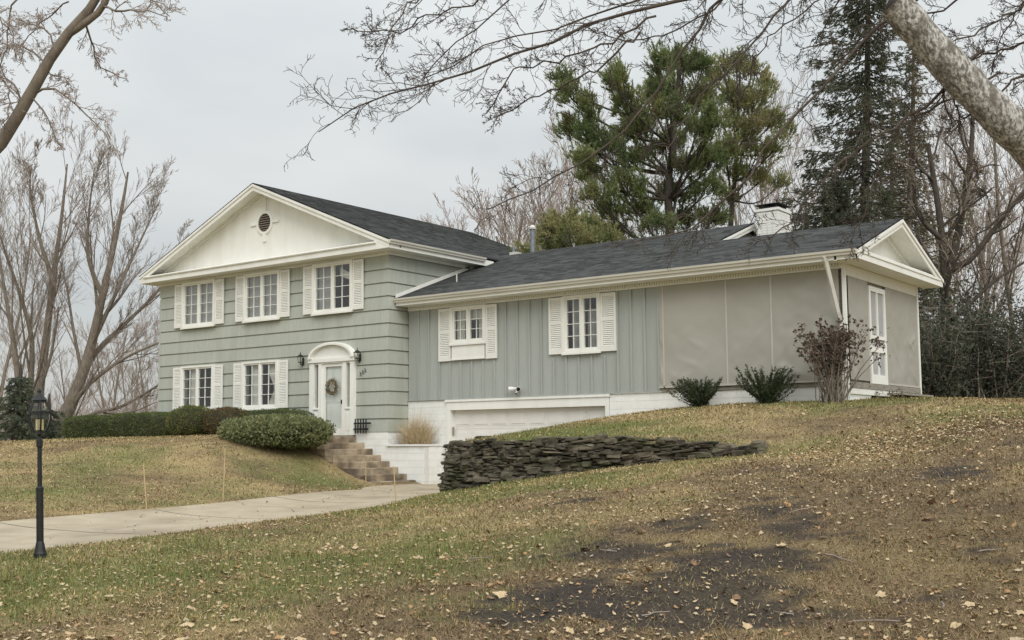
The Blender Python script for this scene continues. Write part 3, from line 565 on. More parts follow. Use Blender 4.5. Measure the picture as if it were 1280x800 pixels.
for a, b_, c, d in ((.16, .44, 1.60, 2.32), (.48, .76, 1.60, 2.32), (.16, .44, 2.42, 3.40), (.48, .76, 2.42, 3.40)):
    MB().prism([(dx0+a, .0195, c), (dx0+b_, .0195, c), (dx0+b_, .0195, d), (dx0+a, .0195, d)], (0, -.012, 0)).build('panel', 'door', fd)
# house number
for i, chx in enumerate('333'):
    cu = bpy.data.curves.new('digit', 'FONT'); cu.body = chx; cu.size = .155; cu.extrude = .006; cu.align_x = 'CENTER'
    tmp = bpy.data.objects.new('tmp', cu); col.objects.link(tmp); dg = bpy.context.evaluated_depsgraph_get(); me = bpy.data.meshes.new_from_object(tmp.evaluated_get(dg)); bpy.data.objects.remove(tmp)
    me.materials.clear(); me.materials.append(M['black']); link('number_digit', me, house, (-1.07+i*.092, -.055, 3.175+i*.05), (R(90), R(-8), 0))

# ---- wing: panels and battens
OPEN_W = [(1.77, 2.98, 3.60, 5.02), (5.70, 6.82, 3.55, 5.02)]
edges = [0.05]+[0.46+.4055*k for k in range(21)]; edges = [e for e in edges if e < 8.58]+[8.62]
for a, b_ in zip(edges[:-1], edges[1:]):
    mb = MB(); cuts = sorted({2.44, 5.08}|{z for o_ in OPEN_W for z in o_[2:]})
    for za, zb in zip(cuts[:-1], cuts[1:]):
        cur = a; nb4 = len(mb.v)
        for c, d in sorted((o_[0], o_[1]) for o_ in OPEN_W if o_[2] < zb-1e-6 and o_[3] > za+1e-6 and o_[0] < b_ and o_[1] > a):
            if c > cur: mb.box(cur, min(c, b_)-(.003 if c >= b_ else 0), YW, YW+.03, za, zb)
            cur = max(cur, d)
        if cur < b_-.01: mb.box(cur, b_-.003, YW+.0, YW+.03, za, zb)
        if len(mb.v) == nb4 and mb.v: mb.build('siding_panel', 'batten', house); mb = MB()
    if mb.v: mb.build('siding_panel', 'batten', house)
for x_ in edges[1:-1]:
    mb = MB(); segs = [(2.44, 5.08)]
    for c, d, e, f_ in OPEN_W:
        if c-.5 < x_ < d+.5: segs = [(2.44, e-.12)]
    for e, f_ in segs: mb.prism([(x_-.027, YW, e), (x_-.027, YW-.04, e), (x_+.027, YW-.04, e), (x_+.027, YW, e)], (0, 0, f_-e))
    mb.build('batten', 'batten', house)
mb = MB()
for a, b_, c, d in ((.03, 1.77, 2.44, 5.3), (2.98, 5.70, 2.44, 5.3), (6.82, 8.62, 2.44, 5.3), (1.77, 2.98, 2.44, 3.6), (5.70, 6.82, 2.44, 3.55), (1.77, 2.98, 5.02, 5.3), (5.70, 6.82, 5.02, 5.3)): mb.box(a, b_, YW+.031, YW+.14, c, d)
mb.build('wing_wall', 'room', house)
mb = MB(); mb.box(.02, 8.6, 2.6, 2.7, 2.5, 5.2); mb.box(.02, 8.6, YW+.15, 2.6, 2.5, 2.56); mb.box(.02, 8.6, YW+.15, 2.6, 5.2, 5.26); mb.box(4.2, 4.28, YW+.15, 2.59, 2.57, 5.19); mb.build('interior_wall', 'room', house)
MB().box(.02, 8.64, YW-.036, YW-.001, 2.405, 2.438).build('drip_board', 'batten', house)
w1 = window(1.73, 3.02, 3.53, 5.065, YW-.02, 3, 'lace', .44); MB().box(-.60, .60, -.055, .0, .0, .42).build('apron_panel', 'white', w1); MB().box(-.62, .62, -.075, -.056, .0, .04).build('apron_moulding', 'white', w1)
w2 = window(5.66, 6.86, 3.50, 5.065, YW-.02, 4, 'dark', .0)
for a, b_ in ((1.27, 1.727), (3.023, 3.42), (5.20, 5.657), (6.863, 7.33)): shutter(a, b_, 3.52, 5.05, YW-.034)
# wing eave
YE, ZE, SW = 0.267, 5.42, 0.3668; YR2, XG, YR1, XR = 5.66, 9.0, 3.42, XE+.543
zt = lambda y: ZE+SW*(y-YE)
MB().box(.0501, XE+.03, YW-.045, YW-.002, 5.082, 5.198).build('frieze_board', 'white', house)
mb = MB()
for i in range(183): x_ = .08+i*.0728; mb.box(x_, x_+.036, YW-.085, YW-.0455, 5.125, 5.197)
tag(mb.build('dentil_moulding', 'shutter', house), kind='stuff')
MB().box(.0505, XE+.03, YE+.03, YW+.3, 5.20, 5.225).build('soffit', 'white', house)
MB().box(.0505, XR-.047, YE, YE+.028, 5.20, 5.39).build('fascia_board', 'white', house)
gutter((.051, YE, 5.405), (XR-.01, YE, 5.405), (0, -1, 0))
# wing roof
nw = np.array([0, -SW, 1])/math.hypot(SW, 1); nb = nw*np.array([1, -1, 1])
c1 = courses(((0.0, YE-.03, zt(YE-.03)), (XG, YE-.03, zt(YE-.03))), ((-.9, YR2, zt(YR2)), (XG, YR2, zt(YR2))), 40, nw); wr = c1.build('wing_roof', 'shingle', house)
n2_ = int(round(40*(YR1-YE+.03)/(YR2-YE+.03)))
courses(((XG, YE-.03, zt(YE-.03)), (XR, YE-.03, zt(YE-.03))), ((XG, YR1, zt(YR1)), (XR, YR1, zt(YR1))), n2_, nw).build('shingle_slope', 'shingle', wr)
courses(((XR, 2*YR1-YE, ZE), (XG-1, 2*YR1-YE, ZE)), ((XR, YR1, zt(YR1)), (XG-1, YR1, zt(YR1))), 22, nb).build('shingle_slope', 'shingle', wr)
courses(((XG, 2*YR2-YE, ZE), (-.9, 2*YR2-YE, ZE)), ((XG, YR2, zt(YR2)), (-.9, YR2, zt(YR2))), 40, nb).build('shingle_slope', 'shingle', wr)
def slabY(mb, x0, x1, ya, yb, top, bot): mb.prism([(x0, ya, zt(ya)+top), (x0, yb, zt(yb)+top), (x0, yb, zt(yb)+bot), (x0, ya, zt(ya)+bot)], (x1-x0, 0, 0))
def slabYb(mb, x0, x1, ya, yb, yr, top, bot):
    z2 = lambda y: zt(yr)-SW*(y-yr); mb.prism([(x0, ya, z2(ya)+top), (x0, yb, z2(yb)+top), (x0, yb, z2(yb)+bot), (x0, ya, z2(ya)+bot)], (x1-x0, 0, 0))
mb = MB(); slabY(mb, .06, XG, YE, YR2, -.002, -.03); slabYb(mb, .06, XG, YR2, 2*YR2-YE, YR2, -.002, -.03); mb.build('roof_deck', 'dark', wr)
mb = MB(); slabY(mb, XG+.001, XR, YE, YR1, -.002, -.03); slabYb(mb, XG+.001, XR, YR1, 2*YR1-YE, YR1, -.002, -.03); mb.build('roof_deck', 'dark', wr)
mb = MB(); slabY(mb, .049, .075, YE-.02, 3.7, .13, .02); mb.build('flashing_board', 'white', house)
# small gable where the deep part of the wing ends
YBK = 2*YR2-YE
mb = MB(); slabY(mb, XG-.05, XG-.005, YR1-.2, YR2, -.032, -.20); mb.build('rake_board', 'white', house)
mb = MB(); slabYb(mb, XG-.05, XG-.005, YR2, YBK, YR2, -.032, -.20); mb.build('rake_board', 'white', house)
mb = MB(); slabY(mb, XG-.004, XG+.025, YR1-.2, YR2, -.034, -.10); slabYb(mb, XG-.004, XG+.025, YR2, YBK, YR2, -.034, -.10); mb.build('rake_moulding', 'white', house)
MB().prism([(8.62, YE+.6, 5.3), (8.62, YBK-.6, 5.3), (8.62, YBK-.6, zt(YE+.6)-.05), (8.62, YR2, zt(YR2)-.05), (8.62, YE+.6, zt(YE+.6)-.05)], (.08, 0, 0)).build('gable_wall', 'batten', house)
# right end pediment
YFK = 2*YR1-YE
for fn, a, b_ in ((slabY, YE, YR1), (None, YR1, YFK)):
    for nm_, x0, x1, tp, bt, mt_ in (('rake_board', XR-.05, XR-.008, -.032, -.22, 'white'), ('rake_moulding', XR-.007, XR+.025, -.034, -.11, 'white'), ('rake_soffit', XE+.02, XR-.051, -.10, -.125, 'white'), ('rake_frieze', XE+.001, XE+.05, -.127, -.24, 'white')):
        mb = MB()
        if fn: slabY(mb, x0, x1, a, b_, tp, bt)
        else: slabYb(mb, x0, x1, a, b_, YR1, tp, bt)
        mb.build(nm_, mt_, house)
MB().prism([(XE-.1, YE+.1, 5.41), (XE-.1, YFK-.1, 5.41), (XE-.1, YFK-.1, 5.42), (XE-.1, YR1, zt(YR1)-.1), (XE-.1, YE+.1, 5.42)], (.1, 0, 0)).build('gable_wall', 'white', house)
MB().box(XR-.046, XR-.012, YE+.0, YFK-.0, 5.20, 5.41).build('cornice_board', 'white', house)
MB().box(XR-.011, XR+.012, YE+.22, YFK-.22, 5.345, 5.40).build('cornice_moulding', 'white', house)
MB().prism([(XE, YE+.3, 5.41), (XE, YFK-.3, 5.41), (XE, YFK-.3, 5.45), (XE, YE+.3, 5.45)], (XR-.051-XE, 0, 0)).build('cornice_ledge', 'white', house)
MB().box(XE+.031, XR-.051, YE+.03, YFK, 5.20, 5.225).build('soffit', 'white', house)

# ---- screened porch behind tarps
mb = MB(); mb.box(8.64, XE-.03, YW+.05, YW+.12, 2.3, 5.2); mb.box(XE-.12, XE-.04, YW+.13, 6.0, 2.3, 5.2); mb.box(8.64, XE-.12, 5.95, 6.0, 2.3, 5.2); mb.build('porch_wall', 'weathered', house)
def tarp(name, axis, a0, a1, z0, z1, pos, seed, amp=.02):
    nx_, nz_ = max(10, int((a1-a0)/.06)), int((z1-z0)/.06); V = []; r_ = np.random.default_rng(seed)
    S, Z = np.meshgrid(np.linspace(0, 1, nx_+1), np.linspace(0, 1, nz_+1)); A = a0+(a1-a0)*S; ZZ = z0+(z1-z0)*Z
    edge = np.minimum(1, 7*np.minimum(S, 1-S))*np.minimum(1, 9*np.minimum(Z, 1-Z)+.1)
    Dp = (fbm(A, ZZ, 1.2, seed)-.5)*3.2*amp*edge
    for _ in range(7):                          # slack folds running from the lower corners
        x_, z_ = r_.random(), r_.random()**1.8*.5; an = r_.uniform(.5, 1.2)*r_.choice([-1, 1]); s_ = (S-x_)*math.cos(an)*(a1-a0)+(Z-z_)*math.sin(an)*(z1-z0); l_ = -(S-x_)*math.sin(an)*(a1-a0)+(Z-z_)*math.cos(an)*(z1-z0)
        Dp += amp*1.1*np.exp(-(s_/.05)**2)*np.exp(-(l_/.35)**2)*edge
    Dp += amp*.5*np.sin(S*math.pi)*np.sin(Z*math.pi)
    V = np.c_[A.ravel(), (pos-Dp).ravel(), ZZ.ravel()] if axis == 'y' else np.c_[(pos+Dp).ravel(), A.ravel(), ZZ.ravel()]
    i_ = (np.arange(nz_)[:, None]*(nx_+1)+np.arange(nx_)[None]).ravel()
    return link(name, npmesh(name, V, np.c_[i_, i_+1, i_+nx_+2, i_+nx_+1], 'tarp', True), house)
yT = YW-.055
for a, b_, s_ in ((8.60, 8.715, 1), (8.735, 10.46, 2), (10.48, 11.63, 3), (11.65, 13.30, 5)): tarp('tarp', 'y', a, b_, 2.53, 5.075, yT, s_, .016 if s_ < 5 else .034)
for x_ in (8.725, 10.47, 11.64): MB().box(x_-.022, x_+.022, yT-.012, yT+.006, 2.53, 5.075).build('tarp_seam', 'seam', house)
MB().box(8.58, XE-.06, yT-.025, yT+.012, 2.50, 2.535).build('tarp_hem', 'seam', house)
xT = XE+.02
tarp('tarp', 'x', 1.0, 2.27, 2.55, 4.93, xT, 8, .02); tarp('tarp', 'x', 3.50, 5.93, 2.55, 4.93, xT, 9, .028)
MB().box(XE-.03, XE+.035, 3.46, 5.98, 2.51, 2.552).build('tarp_hem', 'seam', house)
MB().box(XE-.03, XE+.02, .84, 5.98, 4.935, 5.198).build('header_board', 'shutter', house)
mb = MB(); mb.box(XE-.045, XE+.03, YW-.03, YW+.06, 2.2, 5.08); mb.build('corner_post', 'white', house)
MB().box(XE-.06, XE+.04, 5.94, 6.04, 2.1, 5.2).build('corner_post', 'white', house)
MB().box(8.62, XE-.1, YW-.03, YW+.045, 2.40, 2.495).build('sill_board', 'weathered', house)
MB().box(XE-.04, XE+.045, .95, 5.93, 2.36, 2.50).build('sill_board', 'weathered', house)
MB().box(XE-.04, XE+.03, .95, 5.93, 2.22, 2.355).build('sill_board', 'white', house)
# porch screen door in the end wall
sd_ = MB(); y0, y1, z0, z1 = 2.30, 3.42, 2.50, 4.84
for a, b_, c, d in ((y0, y0+.10, z0, z1), (y1-.10, y1, z0, z1), (y0+.1, y1-.1, z1-.12, z1), (y0+.1, y1-.1, z0, z0+.22), (y0+.1, y1-.1, 3.26, 3.38), (y0+.1, y1-.1, 3.58, 3.66)): sd_.box(XE, XE+.05, a, b_, c, d)
sd_.box(XE+.004, XE+.045, (y0+y1)/2-.03, (y0+y1)/2+.03, z0+.22, 3.26); sd_.box(XE+.004, XE+.045, (y0+y1)/2-.03, (y0+y1)/2+.03, 3.66, z1-.12)
sd_ = sd_.build('screen_door', 'white', house)
MB().box(XE+.006, XE+.014, y0+.1, y1-.1, z0+.22, z1-.12).build('screen', 'blind', sd_)
MB().box(XE+.05, XE+.08, y0+.03, y0+.07, 3.46, 3.56).build('handle', 'black', sd_)
# downspout from the gutter back to the corner
ds = MB().tube([(13.20, YE-.05, 5.30), (13.22, YE+.02, 5.16), (13.33, YW-.22, 4.05), (13.35, YW-.11, 3.85), (13.35, YW-.11, 2.15)], .055, 4)
ds.build('downspout', 'gutter', house)

# ---- foundation of painted blocks
blk = MB(); bv = .012
blk.add([(-.5, -.5, -.5), (.5, -.5, -.5), (.5, -.5, .5), (-.5, -.5, .5), (-.5, .5, -.5), (.5, .5, -.5), (.5, .5, .5), (-.5, .5, .5)], [(0, 1, 2, 3), (4, 7, 6, 5), (0, 4, 5, 1), (1, 5, 6, 2), (2, 6, 7, 3), (3, 7, 4, 0)])
blkm = blk.mesh('block', M['block'])
def blockwall(name, axis, a0, a1, z0, z1, pos, sgn):
    """rows of blocks; the mortar face lies 5 mm behind"""
    mb = MB()
    if axis == 'y': mb.box(a0, a1, pos+.006, pos+.16, z0, z1)
    else: mb.box(pos-.16, pos-.006, a0, a1, z0, z1)
    base = mb.build(name, 'mortar', house); z_ = z1; row = 0
    while z_ > z0+.03:
        zb = max(z_-.2, z0); a = a0-(.2 if row % 2 else 0)
        while a < a1-.02:
            s0, s1 = max(a, a0), min(a+.4, a1)
            if s1-s0 > .03:
                c, d = (s0+s1)/2, s1-s0-.008
                jit = rnd.uniform(-.0015, .0015)
                if axis == 'y': link('block', blkm, base, (c, pos+.045+jit, (z_+zb)/2), None, (d, .09, z_-zb-.008))
                else: link('block', blkm, base, (pos-.045+jit, c, (z_+zb)/2), None, (.09, d, z_-zb-.008))
            a += .4
        z_ -= .2; row += 1
blockwall('foundation', 'y', -1.30, -.002, 0.0, 1.495, -.012, -1)
blockwall('foundation', 'x', .0, YW-.0, 0.9, 1.495, -.002, 1)
blockwall('foundation', 'y', .02, 1.52, 1.0, 2.40, YW+.01, -1)
blockwall('foundation', 'y', 7.06, XE-.02, 1.6, 2.40, YW+.005, -1)
blockwall('foundation', 'x', .95, 2.36, 1.8, 2.36, XE-.005, 1)
MB().box(XE-.2, XE-.05, 2.4, 6.0, 1.6, 2.3).build('foundation', 'earth', house)
MB().box(XL+.02, -1.31, .004, .16, 0.6, 1.498).build('foundation', 'mortar', house)
# planter in the corner beside the garage
blockwall('planter_wall', 'y', .0, 1.42, -.06, 1.08, -.005, -1)
blockwall('planter_wall', 'x', .16, YW+.2, -.06, 1.08, 1.425, 1)
mb = MB(); mb.box(-.02, 1.46, -.06, .16, 1.085, 1.135); mb.box(1.25, 1.46, .162, YW-.01, 1.085, 1.135); mb.build('planter_cap', 'block', house)
MB().box(.01, 1.24, .17, YW, .9, 1.06).build('planter_soil', 'earth', house)
# garage: jambs, header, sectional door
gf = MB(); gf.box(1.54, 1.68, YW-.03, YW+.22, -.02, 2.10); gf.box(6.94, 7.05, YW-.03, YW+.22, -.02, 2.10); gf.box(1.54, 7.05, YW-.03, YW+.22, 2.102, 2.33); gf = gf.build('garage_frame', 'white', house)
MB().box(1.50, 7.09, YW-.06, YW-.001, 2.335, 2.40).build('head_moulding', 'white', gf)
gd = MB(); gd.box(1.68, 6.94, YW+.16, YW+.19, -.02, 2.11); gd = gd.build('garage_door', 'garage', house)
pm = MB(); pm.prism([(-.29, 0, -.19), (.29, 0, -.19), (.29, 0, .19), (-.29, 0, .19)], (0, -.006, 0)); pm.prism([(-.24, -.006, -.145), (.24, -.006, -.145), (.24, -.006, .145), (-.24, -.006, .145)], (0, -.012, 0)); pmm = pm.mesh('panel', M['garage'])
for r_ in range(4):
    MB().box(1.682, 6.938, YW+.155, YW+.1595, .525*r_+.512, .525*r_+.520).build('section_seam', 'mortar', gd)
    for c in range(8): link('panel', pmm, gd, (1.68+.6575*(c+.5), YW+.159, .525*r_+.26))
MB().box(1.70, 1.73, YW+.05, YW+.10, 1.38, 1.62).build('keypad', 'weathered', gf)
# ---- chimney, pipes
ch = MB().box(9.28, 9.92, 5.25, 6.05, 5.9, 7.60).build('chimney', 'mortar', house)
bm_ = MB().box(-.5, .5, -.5, .5, -.5, .5).mesh('brick', M['chimney'])
for r_ in range(14):
    z_ = 6.56+r_*.075
    for i in range(4):
        x_ = 9.28+.16*(i+.5); link('brick', bm_, ch, (x_, 5.245, z_), None, (.152, .02, .068))
        y_ = 5.25+.2*(i+.5); link('brick', bm_, ch, (9.925, y_, z_), None, (.02, .192, .068))
MB().box(9.24, 9.96, 5.21, 6.09, 7.605, 7.68).build('chimney_cap', 'chimney', ch)
mb = MB(); mb.box(9.34, 9.86, 5.31, 5.99, 7.685, 7.74); mb.add([(9.22, 5.2, 7.80), (9.98, 5.2, 7.80), (9.98, 6.1, 7.80), (9.22, 6.1, 7.80), (9.45, 5.5, 7.88), (9.75, 5.5, 7.88), (9.75, 5.8, 7.88), (9.45, 5.8, 7.88)], [(0, 3, 2, 1), (0, 1, 5, 4), (1, 2, 6, 5), (2, 3, 7, 6), (3, 0, 4, 7), (4, 5, 6, 7)])
for x_, y_ in ((9.36, 5.33), (9.84, 5.33), (9.84, 5.97), (9.36, 5.97)): mb.box(x_-.015, x_+.015, y_-.015, y_+.015, 7.74, 7.80)
mb.build('spark_guard', 'black', ch)
fx, fy = 0.75, 6.2
fl_ = MB().tube([(fx, fy, 6.9), (fx, fy, 8.28)], .085, 12).build('flue_pipe', 'flue', house); MB().tube([(fx, fy, 8.28), (fx, fy, 8.34), (fx, fy, 8.42)], [.12, .125, .05], 12).build('pipe_cap', 'gutter', fl_)
MB().tube([(-.35, 6.6, 7.1), (-.35, 6.6, 7.85)], .055, 10).build('vent_pipe', 'flue', house)
MB().tube([(1.15, 1.75, 5.85), (1.15, 1.75, 6.22)], .02, 8).build('vent_pipe', 'gutter', house)
MB().box(-.30, .0, 6.3, 6.6, 7.35, 7.62).build('roof_vent', 'gutter', house)

# ================================================================== entry steps
steps = thing('entry_steps', 'stained tan concrete steps descending along the wall to the driveway', 'steps', (0, -1, 0))
for i in range(8):
    x1_ = -1.27+.337*i; x0_ = (x1_-.36) if i else -3.35; z1_ = 1.37-.178*i
    mb = MB(); e = .018; ya, yb = -1.92, -.02
    mb.box(x0_, x1_, ya, yb, z1_-.178-(.0 if i < 7 else .05), z1_-e); mb.prism([(x0_, ya, z1_-e), (x1_, ya, z1_-e), (x1_-.012, ya, z1_), (x0_, ya, z1_)], (0, yb-ya, 0))
    mb.build('step', 'step', steps, (0, 0, 0)); 
for o_ in steps.children: o_.location = (0, 1, 0)
mb = MB(); mb.prism([(-3.34, -1.9, 1.18), (-3.34, -1.9, -.15), (1.05, -1.9, -.15), (1.05, -1.9, -.05), (-1.4, -1.9, 1.18)], (0, 1.86, 0)); o_ = mb.build('stair_base', 'step', steps); o_.location = (0, 1, 0)

# ================================================================== dry-stone retaining wall
def wall_top(s_, x, y):
    return float(T_HIGH(np.array([x]), np.array([y+0.0]))[0])
wall = thing('stone_wall', 'dark dry-laid fieldstone retaining wall curving round the grassy mound', 'wall', (9.5, -5.3, .3))
WP = [np.array(q) for q in WALL]; seg = [np.linalg.norm(b_-a) for a, b_ in zip(WP[:-1], WP[1:])]; cum = np.r_[0, np.cumsum(seg)]
_wx = np.array([q[0] for q in WP]); _wy = np.array([q[1] for q in WP])
def wall_at(s_):
    x_, y_ = np.interp(s_, cum, _wx), np.interp(s_, cum, _wy); e = .15
    t_ = np.array([np.interp(s_+e, cum, _wx)-np.interp(s_-e, cum, _wx), np.interp(s_+e, cum, _wy)-np.interp(s_-e, cum, _wy)]); t_ /= np.linalg.norm(t_)
    return x_, y_, t_, np.array([-t_[1], t_[0]])   # position, tangent, normal to the left of travel = away from mound
def wall_out(s_):
    x_, y_, t_, n_ = wall_at(s_)
    if inside(np.array([x_+n_[0]*.3]), np.array([y_+n_[1]*.3]), MOUND)[0]: n_ = -n_
    return x_, y_, t_, n_
stone_meshes = []
for k in range(10):
    r_ = np.random.default_rng(100+k); vs_ = []
    # chamfered, jittered block: 3 rings of 8
    for zz, s_ in ((-.5, .82), (-.3, 1.0), (.3, 1.0), (.5, .80)):
        for q in ((-1, -.72), (-.78, -1), (.78, -1), (1, -.72), (1, .72), (.78, 1), (-.78, 1), (-1, .72)):
            vs_.append((q[0]*.5*s_+r_.normal()*.05, q[1]*.5*s_+r_.normal()*.06, zz+r_.normal()*.07))
    fs = [tuple(range(7, -1, -1)), tuple(24+i for i in range(8))]+[(j*8+i, j*8+(i+1) % 8, (j+1)*8+(i+1) % 8, (j+1)*8+i) for j in range(3) for i in range(8)]
    stone_meshes.append(MB().add(vs_, fs).mesh('stone', M['stone']))
core = MB(); n_w = 90; S_ = np.linspace(.75, cum[-1], n_w); ring_ = []
for s_ in S_:
    x_, y_, t_, n_ = wall_out(s_); zt_ = wall_top(s_, x_, y_)-.06; zb_ = min(H(x_+n_[0]*.35, y_+n_[1]*.35), zt_)-.15
    hgt = max(zt_-zb_, .05); off = .02
    ring_.append([(x_+n_[0]*(off), y_+n_[1]*off, zb_), (x_-n_[0]*(.0+.16*hgt), y_-n_[1]*(.16*hgt), zt_), (x_-n_[0]*.5, y_-n_[1]*.5, zt_-.02), (x_-n_[0]*.5, y_-n_[1]*.5, zb_)])
vv = [q for r_ in ring_ for q in r_]; ff = [(i*4+j, i*4+(j+1) % 4, (i+1)*4+(j+1) % 4, (i+1)*4+j) for i in range(n_w-1) for j in range(4)]+[(0, 1, 2, 3), ((n_w-1)*4+3, (n_w-1)*4+2, (n_w-1)*4+1, (n_w-1)*4)]
co = MB().add([np.array(q)-np.array((9.5, -5.3, .3)) for q in vv], ff).build('wall_core', 'earth', wall)
n_st = 0; far_st = MB()
stones = []
level = 0.0; course = 0
srnd = random.Random(42)
for course in range(30):
    s_ = .6+srnd.random()*.3; hc = srnd.uniform(.042, .088)
    while s_ < cum[-1]-.1:
        ln_ = srnd.uniform(.09, .30) if srnd.random() < .8 else srnd.uniform(.3, .52)
        x_, y_, t_, n_ = wall_out(s_+ln_/2); zt_ = wall_top(s_, x_, y_)+srnd.uniform(-.03, .05)-(.25 if s_ > cum[7]+.2 else 0); zb_ = H(x_+n_[0]*.35, y_+n_[1]*.35)-.05
        wav = .05*math.sin(s_*1.7+1)+.03*math.sin(s_*4.1)
        z_ = zb_+level+wav*min(1, level*2)
        if z_+hc*.6 < zt_ and z_ > zb_-.1:
            hh = hc*srnd.choice((.6, .8, 1.0, 1.2, 1.6)); lean = .17*(z_-zb_); pr_ = srnd.uniform(-.04, .075)
            stones.append((s_, x_+n_[0]*(pr_-lean-.02), y_+n_[1]*(pr_-lean-.02), z_+hh/2, math.atan2(t_[1], t_[0])+srnd.gauss(0, .16), ln_*1.05, srnd.uniform(.20, .30), hh*1.10, srnd.randrange(10), srnd.gauss(0, .07), srnd.gauss(0, .05)))
        s_ += ln_
    level += hc*.92
# coping stones along the top, set uneven
s_ = 1.3
while s_ < cum[8]:
    ln_ = srnd.uniform(.2, .6); x_, y_, t_, n_ = wall_out(s_+ln_/2); zt_ = wall_top(s_, x_, y_); zb_ = H(x_+n_[0]*.35, y_+n_[1]*.35); hh = srnd.uniform(.035, .07)
    if srnd.random() < .4: stones.append((s_, x_-n_[0]*(.17*(zt_-zb_)+.02), y_-n_[1]*(.17*(zt_-zb_)+.02), zt_+.0, math.atan2(t_[1], t_[0])+srnd.gauss(0, .2), ln_, srnd.uniform(.25, .36), hh, srnd.randrange(10), srnd.gauss(0, .08), srnd.gauss(0, .06)))
    s_ += ln_
vis = sorted([q for q in stones], key=lambda q: (0 if q[0] < cum[7]+.3 else 1, -q[5]*q[7]))
for q in vis[:300]: link('stone', stone_meshes[q[8]], wall, (q[1]-9.5, q[2]+5.3, q[3]-.3), (q[9], q[10], q[4]), (q[5], q[6], q[7]))
for q in vis[300:]:
    me = stone_meshes[q[8]]; mt_ = Matrix.LocRotScale(Vector((q[1]-9.5, q[2]+5.3, q[3]-.3)), Matrix.Rotation(q[4], 3, 'Z').to_quaternion(), Vector((q[5], q[6], q[7])))
    far_st.add([mt_@v.co for v in me.vertices], [tuple(p_.vertices) for p_ in me.polygons])
if far_st.v: tag(far_st.build('small_stones', 'stone', wall), kind='stuff')

# ================================================================== lamp post
lb = np.array([8.55, -15.9])+.075*_r0[:2]; lz = H(*lb)
lamp = thing('lamp_post', 'black lamp post with glass lantern standing by the driveway edge', 'lamp post', (lb[0], lb[1], lz-.03))
lamp.rotation_euler = (R(-1.2), R(-2.6), R(37))
def lathe(prof, n=16, c=(0, 0, 0)):
    mb = MB(); mb.v = [(c[0]+r_*math.cos(2*math.pi*j/n), c[1]+r_*math.sin(2*math.pi*j/n), c[2]+z_) for r_, z_ in prof for j in range(n)]
    mb.f = [(i*n+j, i*n+(j+1) % n, (i+1)*n+(j+1) % n, (i+1)*n+j) for i in range(len(prof)-1) for j in range(n)]+[tuple(range(n-1, -1, -1)), tuple((len(prof)-1)*n+j for j in range(n))]
    return mb
lathe([(.11, 0), (.11, .10), (.10, .13), (.075, .24), (.068, .27), (.062, .29)], 8).build('base', 'black', lamp)
lathe([(.058, .29), (.058, 1.08), (.064, 1.09), (.064, 1.12), (.05, 1.14)], 12, ).build('lower_pole', 'black', lamp)
lathe([(.038, 1.13), (.036, 1.93)], 12).build('upper_pole', 'black', lamp)
lathe([(.044, 1.88), (.052, 1.90), (.052, 2.02), (.034, 2.05), (.030, 2.09), (.05, 2.11), (.03, 2.13)], 12).build('collar', 'black', lamp)
lg = MB(); gp = [(.055, 2.13), (.085, 2.19), (.108, 2.28), (.108, 2.34)]
for j in range(6):
    an = 2*math.pi*j/6; lg.tube([(r_*math.cos(an), r_*math.sin(an), z_) for r_, z_ in gp]+[(.062*math.cos(an), .062*math.sin(an), 2.46)], .0085, 4)
def hexring(mb, r_, z0, z1, th):
    for j in range(6):
        a, b_ = 2*math.pi*j/6, 2*math.pi*(j+1)/6
        mb.prism([(r_*math.cos(a), r_*math.sin(a), z0), (r_*math.cos(b_), r_*math.sin(b_), z0), ((r_-th)*math.cos(b_), (r_-th)*math.sin(b_), z0), ((r_-th)*math.cos(a), (r_-th)*math.sin(a), z0)], (0, 0, z1-z0))
hexring(lg, .118, 2.325, 2.35, .022); hexring(lg, .07, 2.45, 2.47, .02)
lg.build('lantern_frame', 'black', lamp)
for j in range(6):
    a, b_ = 2*math.pi*j/6, 2*math.pi*(j+1)/6; pr = [(.052, 2.135), (.082, 2.19), (.104, 2.28), (.104, 2.325)]
    mb = MB(); mb.add([(r_*math.cos(x_), r_*math.sin(x_), z_) for r_, z_ in pr for x_ in (a, b_)], [(2*i, 2*i+1, 2*i+3, 2*i+2) for i in range(3)]); mb.build('pane', 'lampglass', lamp)
    mb = MB(); mb.add([(.1*math.cos(a), .1*math.sin(a), 2.35), (.1*math.cos(b_), .1*math.sin(b_), 2.35), (.06*math.cos(b_), .06*math.sin(b_), 2.45), (.06*math.cos(a), .06*math.sin(a), 2.45)], [(0, 1, 2, 3)]); mb.build('pane', 'lampglass', lamp)
lathe([(.075, 2.47), (.055, 2.50), (.03, 2.535), (.018, 2.55), (.02, 2.575), (.006, 2.60)], 12).build('cap', 'black', lamp)
mb = MB()
for j in range(3): an = 2*math.pi*j/3; mb.tube([(.03*math.cos(an), .03*math.sin(an), 2.15), (.03*math.cos(an), .03*math.sin(an), 2.26)], .010, 8)
lathe([(.03, 2.14), (.03, 2.155)], 10).build('candle_plate', 'black', lamp)
for j in range(3): an = 2*math.pi*j/3; MB().tube([(.03*math.cos(an), .03*math.sin(an), 2.155), (.03*math.cos(an), .03*math.sin(an), 2.27)], .011, 8).build('candle_sleeve', 'bulb', lamp)

for o_ in lamp.children:                        # proportions taken from the photograph
    for v_ in o_.data.vertices:
        z_ = v_.co.z
        if z_ > 2.09: v_.co = Vector((v_.co.x*1.42, v_.co.y*1.42, 1.64+(z_-2.09)*1.27))
        elif z_ > 1.14: v_.co.z = .97+(z_-1.14)*(1.64-.97)/.95
        else: v_.co.z = z_*.851
        if z_ <= 2.09: v_.co.x *= .80; v_.co.y *= .80
